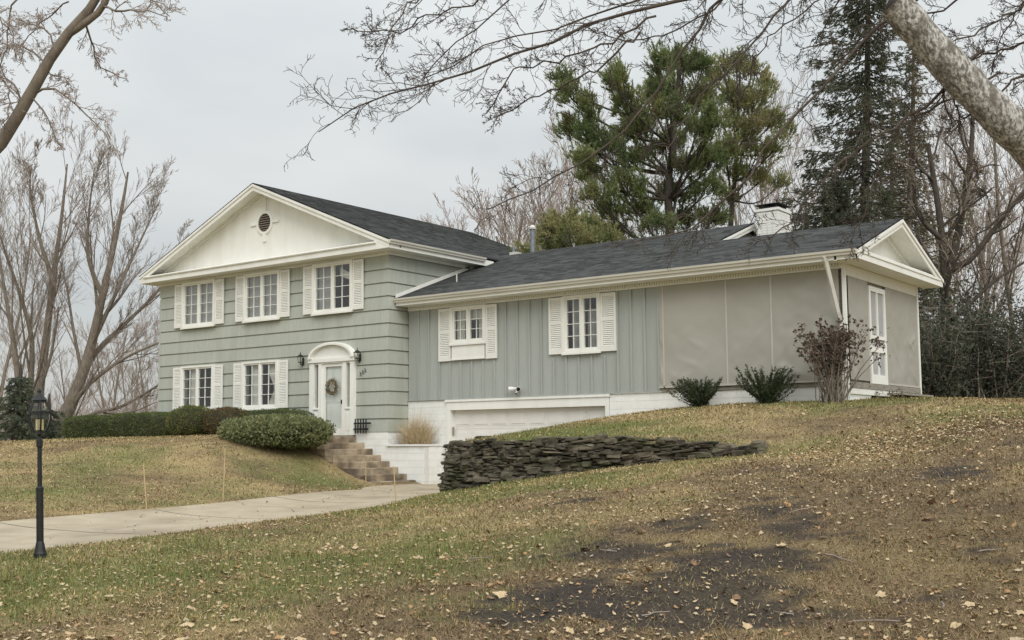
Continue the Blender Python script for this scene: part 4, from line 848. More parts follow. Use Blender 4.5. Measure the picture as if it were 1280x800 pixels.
# ================================================================== wall lanterns, wreath, ornament, floodlight, stakes
def wall_lantern(x, z, label):
    t_ = thing('wall_lantern', label, 'lantern', (x, -.05, z), 'black lanterns flanking the front door')
    MB().box(-.045, .045, -.02, .0, -.02, .20).build('back_plate', 'black', t_)
    MB().tube([(0, -.02, .02), (0, -.08, -.02), (0, -.12, .0), (0, -.12, .05)], .014, 6).build('arm', 'black', t_)
    mb = MB()
    for sx_, sy in ((-1, -1), (1, -1), (1, 1), (-1, 1)): mb.tube([(sx_*.045, -.12+sy*.045, .06), (sx_*.065, -.12+sy*.065, .22)], .009, 4)
    mb.box(-.055, .055, -.175, -.065, .045, .062); mb.build('cage', 'black', t_)
    mb = MB(); mb.add([(-.09, -.21, .22), (.09, -.21, .22), (.09, -.03, .22), (-.09, -.03, .22), (-.02, -.14, .30), (.02, -.14, .30), (.02, -.10, .30), (-.02, -.10, .30)], [(0, 3, 2, 1), (0, 1, 5, 4), (1, 2, 6, 5), (2, 3, 7, 6), (3, 0, 4, 7), (4, 5, 6, 7)])
    rf = mb.build('lantern_roof', 'black', t_); MB().tube([(0, -.12, .30), (0, -.12, .33), (0, -.12, .35), (0, -.12, .38)], [.008, .016, .012, .003], 8).build('finial', 'black', rf)
    mb = MB(); c_ = [(-.043, .063), (.043, .063), (.062, .218), (-.062, .218)]
    mb.add([(-.042, -.162, .064), (.042, -.162, .064), (.042, -.078, .064), (-.042, -.078, .064), (-.06, -.18, .218), (.06, -.18, .218), (.06, -.06, .218), (-.06, -.06, .218)], [(0, 1, 5, 4), (1, 2, 6, 5), (2, 3, 7, 6), (3, 0, 4, 7)]); mb.build('glass', 'lampglass', t_)
    MB().tube([(0, -.05, -.08), (0, -.03, -.03)], [.01, .03], 6).build('tail_scroll', 'black', t_)
wall_lantern(-3.56, 3.63, 'black wall lantern between the lower windows and the front door')
wall_lantern(-1.10, 3.63, 'black wall lantern above the house number')
wr_ = thing('wreath', 'brown twig and dried-flower wreath hanging on the storm door', 'wreath', (-2.215, -.075, 2.66))
r_ = np.random.default_rng(5); mb = MB()
for k in range(110):
    a = r_.random()*6.283; R0 = .20+r_.normal()*.022; d_ = r_.normal(0, .4); c0 = np.array([R0*math.cos(a), -.02+r_.normal()*.012, .22+R0*math.sin(a)])
    t_ = np.array([-math.sin(a+d_), r_.normal()*.25, math.cos(a+d_)])*r_.uniform(.06, .13); mb.tube([c0-t_*.5, c0+np.array([0, -.012, 0]), c0+t_*.5], [.004, .006, .003], 4, False)
tag(mb.build('twig_ring', 'wreath', wr_), kind='stuff')
mb = MB()
for k in range(230):
    a = r_.random()*6.283; R0 = .195+r_.normal()*.042; c0 = np.array([R0*math.cos(a), -.045+r_.normal()*.01, .22+R0*math.sin(a)]); s_ = r_.uniform(.014, .028); an = r_.random()*3
    mb.add([c0+s_*np.array([math.cos(an), .3, math.sin(an)]), c0+s_*np.array([-math.sin(an), -.3, math.cos(an)]), c0-s_*np.array([math.cos(an), .3, math.sin(an)]), c0-s_*np.array([-math.sin(an), -.3, math.cos(an)])], [(0, 1, 2, 3)])
tag(mb.build('dried_leaves', 'russet', wr_), kind='stuff')
MB().tube([(0, -.005, .42), (0, .0, .86)], .004, 5).build('hanger', 'flue', wr_)
orn = thing('picket_rack', 'small black picket rack fixed low on the wall beside the door', 'rack', (-.93, -.05, 1.40))
for i in range(5): MB().prism([(-.28+.11*i, -.10, .06), (-.245+.11*i, -.10, .06), (-.245+.11*i, -.10, .47), (-.2625+.11*i, -.10, .50), (-.28+.11*i, -.10, .47)], (0, .018, 0)).build('picket', 'black', orn)
for z_, a, b_ in ((.34, -.34, .36), (.17, -.36, .26)): MB().prism([(a, -.08, z_), (b_-.03, -.08, z_-.01), (b_, -.08, z_+.02), (b_-.03, -.08, z_+.045), (a, -.08, z_+.04)], (0, .025, 0)).build('rail', 'black', orn)
for x_ in (-.2, .1): MB().box(x_-.015, x_+.015, -.055, .0, .18, .21).build('bracket', 'black', orn)
fl = thing('floodlight', 'white twin-head floodlight with motion sensor above the garage', 'floodlight', (4.14, YW-.033, 2.62))
MB().tube([(0, -.0, 0), (0, -.045, 0)], .065, 12).build('mount', 'plastic', fl)
for sx_, ang in ((-1, .9), (1, .35)):
    c0 = np.array([sx_*.05, -.05, .03]); d_ = np.array([sx_*ang, -.55, -.12]); d_ /= np.linalg.norm(d_)
    hd = MB().tube([c0, c0+d_*.05, c0+d_*.09, c0+d_*.20], [.028, .032, .055, .066], 12).build('lamp_head', 'plastic', fl); MB().tube([c0+d_*.2001, c0+d_*.206], .056, 12).build('lens', 'lens', hd)
sn = MB().tube([(0, -.05, -.03), (.01, -.09, -.09), (.015, -.13, -.12)], [.03, .035, .03], 10).build('sensor', 'plastic', fl); MB().tube([(.016, -.132, -.122), (.019, -.15, -.135)], [.026, .015], 10).build('sensor_eye', 'lens', sn)
for bu, bv_, tu, tv, D_, lab in ((184, 637, 178, 580, 24.2, 'thin wooden driveway stake leaning beside the lawn bank'), (278.5, 625.5, 280.5, 561, 26.0, 'tall upright wooden driveway stake between lawn bank and concrete'), (495.5, 628, 492, 583, 24.2, 'wooden driveway stake near the rounded end of the stone wall'), (457.5, 603, 457, 576, 30.2, 'slim wooden stake in front of the entry steps')):
    # foot of the stake: march the view ray to the terrain, then keep the real point
    d0 = (P(bu, bv_, 1.0)-CAM); tt = np.linspace(12, 36, 961); q = CAM[None]+tt[:, None]*d0[None]; hh = height(q[:, 0], q[:, 1]); i_ = int(np.argmax(q[:, 2] < hh)); b0 = q[i_]; hgt = (bv_-tv)*tt[i_]/FPX; lx = (tu-bu)*tt[i_]/FPX
    top = np.array([_r[0], _r[1], 0])*(lx)+np.array([0, 0, hgt])
    o_ = MB().tube([(0, 0, -.15), tuple(top)], [.014, .012], 5).build('driveway_stake', 'stake', None); o_.location = tuple(b0); tag(o_, lab, 'stake', 'snow stakes along the driveway')

# ================================================================== shrubs
def leaf_mesh(name, C, size, mt, r_, asp=.55, up=None, nrm=None):
    """C centres; each leaf a pointed 4-vertex blade with its own direction"""
    n = len(C); d = r_.normal(size=(n, 3))
    if up is not None: d = d*.7+np.asarray(up)[None] if np.ndim(up) == 1 else d*.5+up
    d /= np.linalg.norm(d, axis=1)[:, None]; e = np.cross(d, r_.normal(size=(n, 3))); e /= np.linalg.norm(e, axis=1)[:, None]+1e-9
    s_ = (size*r_.uniform(.7, 1.3, n))[:, None]
    V = np.empty((n, 4, 3)); V[:, 0] = C-d*s_*.5; V[:, 1] = C+e*s_*asp*.5; V[:, 2] = C+d*s_*.5; V[:, 3] = C-e*s_*asp*.5
    F_ = np.arange(n*4).reshape(n, 4); return npmesh(name, V.reshape(-1, 3), F_, mt)
def lumpy(rx, ry, rz, ex, r_, n=28, m_=16, amp=.06, flat=0.0):
    th = np.linspace(0, 2*math.pi, n, endpoint=False); ph = np.linspace(-.5*math.pi, .5*math.pi, m_)
    T_, Ph = np.meshgrid(th, ph); sp_ = lambda x_, e: np.sign(x_)*np.abs(x_)**e
    x_ = sp_(np.cos(Ph), ex)*sp_(np.cos(T_), ex); y_ = sp_(np.cos(Ph), ex)*sp_(np.sin(T_), ex); z_ = sp_(np.sin(Ph), ex)
    k = 1+amp*(2*fbm(T_*2.2+r_.integers(50), Ph*3+z_, 1.0, int(r_.integers(90)))-1)
    V = np.c_[(x_*k*rx).ravel(), (y_*k*ry).ravel(), (z_*k*rz+rz).ravel()]
    i_ = np.array([(j*n+i, j*n+(i+1) % n, (j+1)*n+(i+1) % n, (j+1)*n+i) for j in range(m_-1) for i in range(n)]); return V, i_
def shrub(name, label, cat, x, y, rx, ry, rz, ex, mt, nleaf, ls, seed, group=None, rotz=0, amp=.06, fuzz=.05):
    r_ = np.random.default_rng(seed); t_ = thing(name, label, cat, (x, y, H(x, y)-.05), group); t_.rotation_euler = (0, 0, rotz)
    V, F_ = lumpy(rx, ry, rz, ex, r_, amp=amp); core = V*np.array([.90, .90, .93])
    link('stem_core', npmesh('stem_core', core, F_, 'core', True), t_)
    # sample the surface
    a = V[F_[:, 0]]; b_ = V[F_[:, 1]]; c = V[F_[:, 2]]; d = V[F_[:, 3]]; ar = np.linalg.norm(np.cross(c-a, d-b_), axis=1)+1e-9; id_ = r_.choice(len(F_), nleaf, p=ar/ar.sum())
    u_, v_ = r_.random(nleaf)[:, None], r_.random(nleaf)[:, None]; C = (a[id_]*(1-u_)+b_[id_]*u_)*(1-v_)+(d[id_]*(1-u_)+c[id_]*u_)*v_
    nr = np.cross(c-a, d-b_)[id_]; nr /= np.linalg.norm(nr, axis=1)[:, None]+1e-9
    C = C+nr*(r_.random(nleaf)[:, None]**1.5*fuzz*1.6-fuzz*.8)
    tag(link('foliage', leaf_mesh('foliage', C, ls, mt, r_, .5, nr*.6+np.array([0, 0, .35])), t_), kind='stuff'); return t_
# clipped hedge running left from the house, then shrubs along the front
def gpos(u, v, Y): 
    d0 = P(u, v, 1.0)-CAM; t_ = (Y-CAM[1])/d0[1]; q = CAM+d0*t_; return q[0], q[1], t_
for u0, u1, lab in ((88, 148, 'dark green clipped box hedge end farthest from the house'), (143, 219, 'dark green clipped box hedge section beside the house corner')):
    xa, ya, ta = gpos(u0, 540, -1.0); xb, yb, tb = gpos(u1, 540, -1.0)
    shrub('clipped_hedge', lab, 'hedge', (xa+xb)/2, -1.0, (xb-xa)/2, .5, .42, .42, 'boxwood', 9000, .055, int(u0), 'clipped hedge sections', amp=.05)
xa, ya, ta = gpos(240, 540, -1.5); shrub('round_shrub', 'round olive-green clipped shrub beneath the lower window farthest from the door', 'shrub', xa, -1.5, .80, .72, .50, .85, 'roundshrub', 7000, .05, 21)
xa, ya, ta = gpos(284, 540, -1.1); shrub('russet_shrub', 'reddish-brown mounded shrub between the round shrub and the spreading yew', 'shrub', xa, -1.1, .80, .7, .46, .85, 'russet', 5500, .05, 22)
xa, ya, ta = gpos(345, 540, -.8); shrub('low_hedge_shrub', 'low dark green shrub under the lower window by the door', 'shrub', xa, -.8, 1.5, .5, .42, .6, 'boxwood', 7000, .05, 23)
xa, ya, ta = gpos(343, 560, -2.6); shrub('spreading_yew', 'large spreading grey-green yew beside the entry steps', 'shrub', xa, -2.6, 1.85, 1.0, .37, .75, 'yew', 17000, .095, 24, rotz=R(-4), amp=.16, fuzz=.15)
# spiky yews under the tarps
def spiky(x, y, label, h, wd, seed):
    r_ = np.random.default_rng(seed); t_ = thing('spiky_yew', label, 'shrub', (x, y, H(x, y)-.03), 'young yews along the porch foundation'); st = MB(); C = []; D_ = []
    for k in range(70):
        a = r_.random()*6.283; el_ = r_.uniform(.25, 1.35); ln_ = (wd*math.cos(el_)+h*math.sin(el_))*r_.uniform(.75, 1.1); p_ = np.array([r_.normal()*.06, r_.normal()*.06, .02]); d_ = np.array([math.cos(a)*math.cos(el_), math.sin(a)*math.cos(el_), math.sin(el_)]); pts = [p_.copy()]
        for i in range(6): d_ = d_+np.array([0, 0, .10 if el_ < .8 else 0])+r_.normal(0, .05, 3); d_ /= np.linalg.norm(d_); p_ = p_+d_*ln_/6; pts.append(p_.copy())
        st.tube(pts, np.linspace(.009, .003, 7), 3, False)
        for i in range(1, 7):
            for j in range(13): f_ = r_.random(); C.append(pts[i-1]*(1-f_)+pts[i]*f_+r_.normal(0, .018, 3)); D_.append(d_*.8+r_.normal(0, .4, 3))
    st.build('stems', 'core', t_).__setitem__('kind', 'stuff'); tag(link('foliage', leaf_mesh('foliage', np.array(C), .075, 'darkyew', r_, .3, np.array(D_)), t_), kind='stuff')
xa, ya, _t = gpos(875, 505, .25); spiky(xa, .25, 'dark spiky yew under the first tarp next to the grey siding', .43, .78, 31)
xa, ya, _t = gpos(959, 500, .2); spiky(xa, .2, 'larger dark spiky yew under the middle and last tarps', .48, .95, 32)
# bush with withered brown leaves at the porch corner
def brown_bush():
    x, y = 13.35, -.05; r_ = np.random.default_rng(77); t_ = thing('withered_bush', 'upright multi-stemmed bush with withered brown leaves at the porch corner', 'bush', (x, y, H(x, y)-.03)); st = MB(); C = []
    for k in range(64):
        a = r_.random()*6.283; sp = r_.uniform(.02, .38)*(1.5 if r_.random() < .15 else 1); ln_ = r_.uniform(1.35, 1.95); p_ = np.array([r_.normal()*.16, r_.normal()*.13, 0.]); d_ = np.array([math.cos(a)*sp, math.sin(a)*sp, 1.]); pts = [p_.copy()]
        for i in range(8): d_ = d_+r_.normal(0, .08, 3); d_ /= np.linalg.norm(d_); p_ = p_+d_*ln_/8; pts.append(p_.copy())
        st.tube(pts, np.linspace(.013, .003, 9), 4, False)
        for i in range(4, 9):
            for _ in range(2):
                if r_.random() < .8:
                    e = r_.normal(0, 1, 3); e[2] = abs(e[2])*.7; e /= np.linalg.norm(e); q = pts[i]+e*r_.uniform(.08, .28); st.tube([pts[i], (pts[i]+q)/2+r_.normal(0, .01, 3), q], [.005, .004, .002], 3, False)
                    for j in range(7 if i > 5 else 3): C.append(pts[i]+(q-pts[i])*r_.uniform(.3, 1.1)+r_.normal(0, .02, 3))
        for j in range(4):
            if r_.random() < .5: C.append(pts[r_.integers(1, 6)]+r_.normal(0, .05, 3))
    # one long side shoot to the right with sparse leaves
    for dx, dy, hh in ((.9, .35, 1.25), (.75, .6, 1.0), (.6, .1, 1.5)):
        pts = [np.array([.2, .1, 0.]), np.array([.2+dx*.45, .1+dy*.4, hh*.6]), np.array([.2+dx*.75, .1+dy*.8, hh*.9]), np.array([.2+dx, .1+dy, hh*1.08])]; st.tube(pts, [.02, .014, .009, .004], 5, False)
        for j in range(26): f_ = r_.random(); C.append(pts[2]*(1-f_)+pts[3]*f_+r_.normal(0, .10, 3))
    tag(st.build('stems', 'bark', t_), kind='stuff'); tag(link('withered_leaves', leaf_mesh('withered_leaves', np.array(C), .075, 'dead', r_, .65), t_), kind='stuff')
brown_bush()
def seedling(x, y, label, seed, h=.35, mt='dead'):
    r_ = np.random.default_rng(seed); t_ = thing('seedling_clump', label, 'plant', (x, y, H(x, y)-.02)); st = MB(); C = []
    for k in range(18):
        d_ = r_.normal(0, .45, 3); d_[2] = 1; q = np.array([r_.normal()*.35, r_.normal()*.12, 0.]); e = q+d_/np.linalg.norm(d_)*h*r_.uniform(.6, 1.2); st.tube([q, (q+e)/2+r_.normal(0, .02, 3), e], [.006, .005, .002], 3, False)
        for j in range(9): C.append(q+(e-q)*r_.uniform(.3, 1.05)+r_.normal(0, .04, 3))
    tag(st.build('stems', 'bark', t_), kind='stuff'); tag(link('withered_leaves', leaf_mesh('withered_leaves', np.array(C), .05, mt, r_, .6), t_), kind='stuff')
seedling(13.75, 2.6, 'low reddish-brown plants below the porch screen door', 81, .32, 'russet')
sb = thing('wooden_step', 'low weathered wooden step below the porch end wall', 'step', (13.72, 4.1, H(13.72, 4.1)-.02))
MB().box(-.2, .2, -1.0, 1.35, .16, .21).build('tread', 'weathered', sb)
for y_ in (-.8, .2, 1.2): MB().box(-.17, .17, y_-.04, y_+.04, 0, .16).build('support', 'core', sb)
# ornamental grass in the planter
def orn_grass():
    r_ = np.random.default_rng(9); t_ = thing('ornamental_grass', 'clump of tall dry straw-coloured ornamental grass in the white planter', 'grass', (.72, .45, 1.05)); V = []; F_ = []; n = 0
    for k in range(900):
        a = r_.random()*6.283; sp = abs(r_.normal(0, .36)); ln_ = r_.uniform(.7, 1.25) if r_.random() < .93 else r_.uniform(1.2, 1.5); p_ = np.array([r_.normal()*.22, r_.normal()*.13, 0.]); p_[0] = np.clip(p_[0], -.5, .42); p_[1] = np.clip(p_[1], -.2, .25)
        d_ = np.array([math.cos(a)*sp, math.sin(a)*sp*.8, 1.]); d_ /= np.linalg.norm(d_); w_ = np.cross(d_, r_.normal(0, 1, 3)); w_ = w_/np.linalg.norm(w_)*.0065
        for i in range(6):
            ww = w_*(1-i/5.5); V += [p_-ww, p_+ww]
            if i: F_.append((n+2*i-2, n+2*i-1, n+2*i+1, n+2*i))
            d_ = d_+np.array([math.cos(a)*sp*.35, math.sin(a)*sp*.3, -.18*(i/5)*(1+sp)]); d_ /= np.linalg.norm(d_); p_ = p_+d_*ln_/6
        n += 12
    tag(link('blades', npmesh('blades', np.array(V), np.array(F_), 'straw'), t_), kind='stuff')
    st = MB()
    for k in range(7): a = r_.random()*6.28; e = np.array([math.cos(a)*.35*r_.random(), math.sin(a)*.2, 1.25*r_.uniform(.8, 1.1)]); st.tube([(e[0]*.2, e[1]*.2, 0), e*.6, e], [.005, .004, .002], 3, False)
    tag(st.build('seed_stalks', 'straw', t_), kind='stuff')
orn_grass()

# ================================================================== grass, straw and leaf litter
r_ = np.random.default_rng(12)
def scatter(n, dmin, dmax, half=R(29)):
    a = YAW+r_.uniform(-half, half, n)*1.0; d = dmin*(dmax/dmin)**r_.random(n); x = CAM[0]-np.sin(a)*d; y = CAM[1]+np.cos(a)*d; return x, y, d
def clear(x, y, pad=0.0):
    k = ~inside(x, y, DRIVE); k &= ~((x > XL-.1) & (x < .1) & (y > -.1) & (y < 11)); k &= ~((x > 0) & (x < XE+.1) & (y > YW-.1) & (y < 7)); k &= ~((x > -3.4) & (x < 1.15) & (y > -1.95) & (y < 0)); k &= ~((x > -.1) & (x < 1.6) & (y > -.1))
    return k
x, y, d = scatter(430000, 7.2, 46); k = clear(x, y) & (y < 9); x, y, d = x[k], y[k], d[k]
gr, di = zones(x, y); keep = r_.random(len(x)) > di*.72+.2*brownness(x, y); x, y, d, gr, di = x[keep], y[keep], d[keep], gr[keep], di[keep]
n = len(x); isg = r_.random(n) < (.05+.9*gr); hgt = np.where(isg, r_.uniform(.03, .075, n), r_.uniform(.015, .04, n)*(1-.1*brownness(x, y))); lean = np.where(isg, r_.uniform(.1, .8, n), r_.uniform(.8, 2.6, n))
# coarse tufts
tuft = noise2(x, y, 3.3, 70); hgt *= .7+.7*tuft
a = r_.random(n)*6.283; wd = .0035*np.maximum(1, d/9)*r_.uniform(.7, 1.4, n); z = height(x, y)-.006
b0 = np.c_[x, y, z]; e = np.c_[np.cos(a+1.57), np.sin(a+1.57), np.zeros(n)]*wd[:, None]; dirv = np.c_[np.cos(a)*lean, np.sin(a)*lean, np.ones(n)]; dirv /= np.linalg.norm(dirv, axis=1)[:, None]
dirv[:, 2] = np.maximum(dirv[:, 2], .18); V = np.empty((n, 3, 3)); V[:, 0] = b0-e; V[:, 1] = b0+e; V[:, 2] = b0+dirv*(hgt*np.where(isg, 1, 2.1))[:, None]
cg = cG[None]*r_.uniform(.7, 1.5, n)[:, None]; cg[:, 0] *= r_.uniform(.8, 1.4, n)
bw = brownness(x, y)[:, None]; cs = (cS[None]*1.15*(1-bw)+cB[None]*1.5*bw)*r_.uniform(.45, 1.45, n)[:, None]
c3_ = np.where(isg[:, None], cg, cs); c3_ = np.repeat(c3_, 3, axis=0)
gm = npmesh('lawn_grass', V.reshape(-1, 3), np.arange(n*3).reshape(n, 3), 'blade', False, c3_)
tag(link('lawn_grass', gm), 'short patchy green and straw-coloured lawn grass', 'grass', None, 'stuff')
# fallen leaves
def leaf_shape(seed):
    q = np.random.default_rng(seed); lob = 5; pts = []
    for i in range(lob*2+1):
        a = math.pi*(-.5)+2*math.pi*(i+.5)/(lob*2+1); rr = (.5 if i % 2 else .34)*q.uniform(.72, 1.2); pts.append((rr*math.cos(a)*.85, rr*math.sin(a)))
    c1_, c2_ = q.uniform(-.5, 1.0), q.uniform(-.4, .9); V = [(0, 0, .04)]+[(px, py, .05+c1_*px*px+c2_*abs(py)*.5+q.normal()*.04) for px, py in pts]; V = [(a, b_, max(c, .0)) for a, b_, c in V]
    n = len(pts); return V, [(0, 1+i, 1+(i+1) % n) for i in range(n)]
LS = [leaf_shape(k) for k in range(8)]
lm = [[MB().add(*LS[k]).mesh('fallen_leaf', M['leaf%d' % c]) for k in range(8)] for c in range(4)]
labs = ['tan fallen leaf lying on the front lawn', 'orange-brown fallen leaf lying on the front lawn', 'pale bleached fallen leaf lying on the front lawn', 'dark brown fallen leaf lying on the front lawn']
x, y, d = scatter(620, 7.8, 15); k = clear(x, y); x, y, d = x[k][:260], y[k][:260], d[k][:260]; z = height(x, y)
for i in range(len(x)):
    c = int(r_.choice(4, p=[.46, .24, .14, .16])); s_ = r_.uniform(.06, .125)*(1.35 if r_.random() < .15 else 1)
    o_ = link('fallen_leaf', lm[c][r_.integers(8)], None, (x[i], y[i], z[i]+.018), (r_.normal()*.28, r_.normal()*.28, r_.random()*6.28), (s_, s_, s_)); g1, d1 = zones(np.array([x[i]]), np.array([y[i]])); ln_ = H(x[i]-1.2, y[i]); wh = 'on the dark bare soil' if d1[0] > .45 else ('on the greener turf' if g1[0] > .3 else 'on the straw-coloured turf')
    nr_ = ' near the driveway' if x[i] < 10.2 else (' of the upper slope' if z[i] > .35 else ' of the lower slope')
    cn = ('tan', 'orange-brown', 'pale bleached', 'dark brown')[c]; sn_ = 'large' if s_ > .105 else ('mid-sized' if s_ > .08 else 'small'); lab = sn_+' '+cn+' fallen leaf lying '+wh+nr_
    tag(o_, lab, 'leaf', lab.replace('leaf lying', 'leaves lying'))
for c in range(4):
    x, y, d = scatter([21000, 6500, 6500, 9000][c], 7.5, 44); k = clear(x, y) | (inside(x, y, DRIVE) & (r_.random(len(x)) < .10) & (y < .4)); dens = fbm(x, y, .7, 90+c); k &= r_.random(len(x)) < np.clip((dens-.28)*2.6, .05, 1)*(1-.72*zones(x, y)[1]); x, y, d = x[k], y[k], d[k]; e0, e1 = ray_ground(1010, 578), ray_ground(1272, 519); nb_ = [1500, 500, 700, 500][c]; f_ = r_.random(nb_); x = np.r_[x, e0[0]+(e1[0]-e0[0])*f_+r_.normal(0, .7, nb_)]; y = np.r_[y, e0[1]+(e1[1]-e0[1])*f_+r_.normal(0, .7, nb_)]; d = np.hypot(x-CAM[0], y-CAM[1]); z = height(x, y); n = len(x)
    mbV = []; mbF = []; nv = 0
    sizes = r_.uniform(.018, .060, n)*np.where(r_.random(n) < .06, 1.5, 1)*np.where(d > 20, 1.1, 1)
    for i in range(n):
        Vv, Ff = LS[r_.integers(8)]; A = np.array(Vv)*sizes[i]; an = r_.random()*6.283; tx, ty = r_.normal(0, .3, 2)
        B = np.c_[A[:, 0]*math.cos(an)-A[:, 1]*math.sin(an), A[:, 0]*math.sin(an)+A[:, 1]*math.cos(an), A[:, 2]+A[:, 0]*tx+A[:, 1]*ty]; B += np.array([x[i], y[i], z[i]+.016]); mbV.append(B); mbF.append(np.array(Ff)+nv); nv += len(B)
    tag(link('leaf_litter', npmesh('leaf_litter', np.concatenate(mbV), np.concatenate(mbF), 'leaf%d' % c)), 'scattered small '+['tan', 'orange-brown', 'pale', 'dark brown'][c]+' leaf litter over the lawns', 'leaves', None, 'stuff')
# fallen twigs on the bare slope
for i in range(16):
    u_ = [(880, 612), (1000, 640), (985, 770), (860, 628), (1240, 690), (1120, 645), (760, 690), (1180, 760), (700, 615), (945, 625), (1050, 700), (820, 770), (1150, 600), (600, 700), (930, 590), (1090, 780)][i]
    d0 = P(*u_, 1.0)-CAM; tt = np.linspace(7, 30, 700); q = CAM[None]+tt[:, None]*d0[None]; hh = height(q[:, 0], q[:, 1]); b0 = q[int(np.argmax(q[:, 2] < hh))]; an = r_.uniform(0, 6.28); ln_ = r_.uniform(.15, .45); pts = []
    for s_ in np.linspace(-.5, .5, 5): xx, yy = b0[0]+math.cos(an)*ln_*s_+r_.normal()*.012, b0[1]+math.sin(an)*ln_*s_+r_.normal()*.012; pts.append((xx-b0[0], yy-b0[1], H(xx, yy)+.02-b0[2]))
    mb = MB().tube(pts, [.007, .007, .006, .005, .003], 4); mb.tube([pts[2], (pts[2][0]+r_.normal()*.06, pts[2][1]+r_.normal()*.06, pts[2][2]+.02)], [.004, .002], 3)
    o_ = mb.build('fallen_twig', 'twig', None); o_.location = tuple(b0); tag(o_, 'thin bare twig lying on the leaf-strewn slope', 'twig', 'fallen twigs on the slope')

# ================================================================== trees
def tubes_mesh(name, br, mt, sides):
    """br: list of (points, radii); all tubes of one bark joined into one mesh"""
    V = []; F_ = []; nv = 0
    for pts, rad in br:
        pts = np.asarray(pts, float); m_ = len(pts); n = sides(rad[0])
        tg = np.gradient(pts, axis=0); tg /= np.linalg.norm(tg, axis=1)[:, None]+1e-9
        ref = np.array([.31, .77, .55]) if abs(tg[0, 2]) > .6 else np.array([.1, .2, 1.])
        a = ref[None]-tg*(tg@ref)[:, None]; a /= np.linalg.norm(a, axis=1)[:, None]+1e-9; b_ = np.cross(tg, a)
        an = 2*np.pi*np.arange(n)/n; ca, sa = np.cos(an), np.sin(an); r_ = np.asarray(rad)[:, None, None]
        V.append((pts[:, None]+r_*(ca[None, :, None]*a[:, None]+sa[None, :, None]*b_[:, None])).reshape(-1, 3))
        i_ = np.arange(m_-1)[:, None]*n; j = np.arange(n)[None]; j2 = (j+1) % n
        F_.append(np.stack([i_+j, i_+j2, i_+n+j2, i_+n+j], -1).reshape(-1, 4)+nv); nv += m_*n
    return npmesh(name, np.concatenate(V), np.concatenate(F_), mt, True)
SID = lambda r_: 8 if r_ > .09 else (5 if r_ > .025 else 3)
def perp(d, q):
    e = q.normal(size=3); e -= d*(e@d); return e/(np.linalg.norm(e)+1e-9)
def grow(out, p, d, L_, r0, lev, q, cfg):
    n = cfg['seg'][min(lev, len(cfg['seg'])-1)]; p = np.array(p, float); d = np.array(d, float); pts = [p.copy()]; dirs = [d.copy()]
    wg = cfg['wig']*(1+.35*lev); up = cfg['up']*(1 if lev else .4)
    for i in range(n):
        d = d+q.normal(0, wg, 3)+np.array([0, 0, up]); d /= np.linalg.norm(d); p = p+d*L_/n; pts.append(p.copy()); dirs.append(d.copy())
    rad = np.linspace(r0, max(r0*.35, cfg['rmin']), n+1); out[min(lev, 3)].append((pts, rad))
    if lev < cfg['max']: sprout(out, pts, dirs, rad, L_, lev, q, cfg)
def sprout(out, pts, dirs, rad, L_, lev, q, cfg, t0=None):
    k = cfg['kids'][min(lev, len(cfg['kids'])-1)]; n = len(pts)-1; t0 = cfg.get('t0', .25) if t0 is None else t0
    for j in range(k):
        t_ = t0+(1-t0)*(j+q.random())/k; x_ = min(t_*n, n-.001); i = int(x_); f_ = x_-i; p = np.array(pts[i])*(1-f_)+np.array(pts[i+1])*f_; d = np.array(dirs[i])
        an = q.uniform(*cfg['ang']); c = d*math.cos(an)+perp(d, q)*math.sin(an); c[2] += cfg['lift']; c /= np.linalg.norm(c)
        grow(out, p, c, L_*q.uniform(*cfg['len'])*(1-.45*t_), max((rad[i]*(1-f_)+rad[i+1]*f_)*q.uniform(*cfg.get('rk', (.45, .65))), cfg['rmin']), lev+1, q, cfg)
def smooth_path(pts, n=12):
    pts = np.array(pts, float); s_ = np.r_[0, np.cumsum(np.linalg.norm(np.diff(pts, axis=0), axis=1))]; t_ = np.linspace(0, s_[-1], n)
    # Catmull-Rom through the points
    out = []
    for tt in t_:
        i = min(max(int(np.searchsorted(s_, tt)-1), 0), len(pts)-2); f_ = (tt-s_[i])/(s_[i+1]-s_[i]+1e-9); p0, p1, p2, p3 = pts[max(i-1, 0)], pts[i], pts[i+1], pts[min(i+2, len(pts)-1)]
        out.append(.5*((2*p1)+(-p0+p2)*f_+(2*p0-5*p1+4*p2-p3)*f_**2+(-p0+3*p1-3*p2+p3)*f_**3))
    return np.array(out)
def finish_tree(name, label, cat, base, out, barkm, twigm, group=None):
    t_ = thing(name, label, cat, tuple(base), group); b_ = np.array(base)
    sh = lambda L_: [([np.asarray(q)-b_ for q in pts], rad) for pts, rad in L_]
    link('trunk', tubes_mesh('trunk', sh(out[0]+out[1]), barkm, SID), t_)
    if out[2]+out[3]: tag(link('crown', tubes_mesh('crown', sh(out[2]+out[3]), twigm, SID), t_), kind='stuff')
    return t_
ground_at = lambda u, D: (lambda q: np.array([q[0], q[1], H(q[0], q[1])-.1]))(P(u, 545, D))
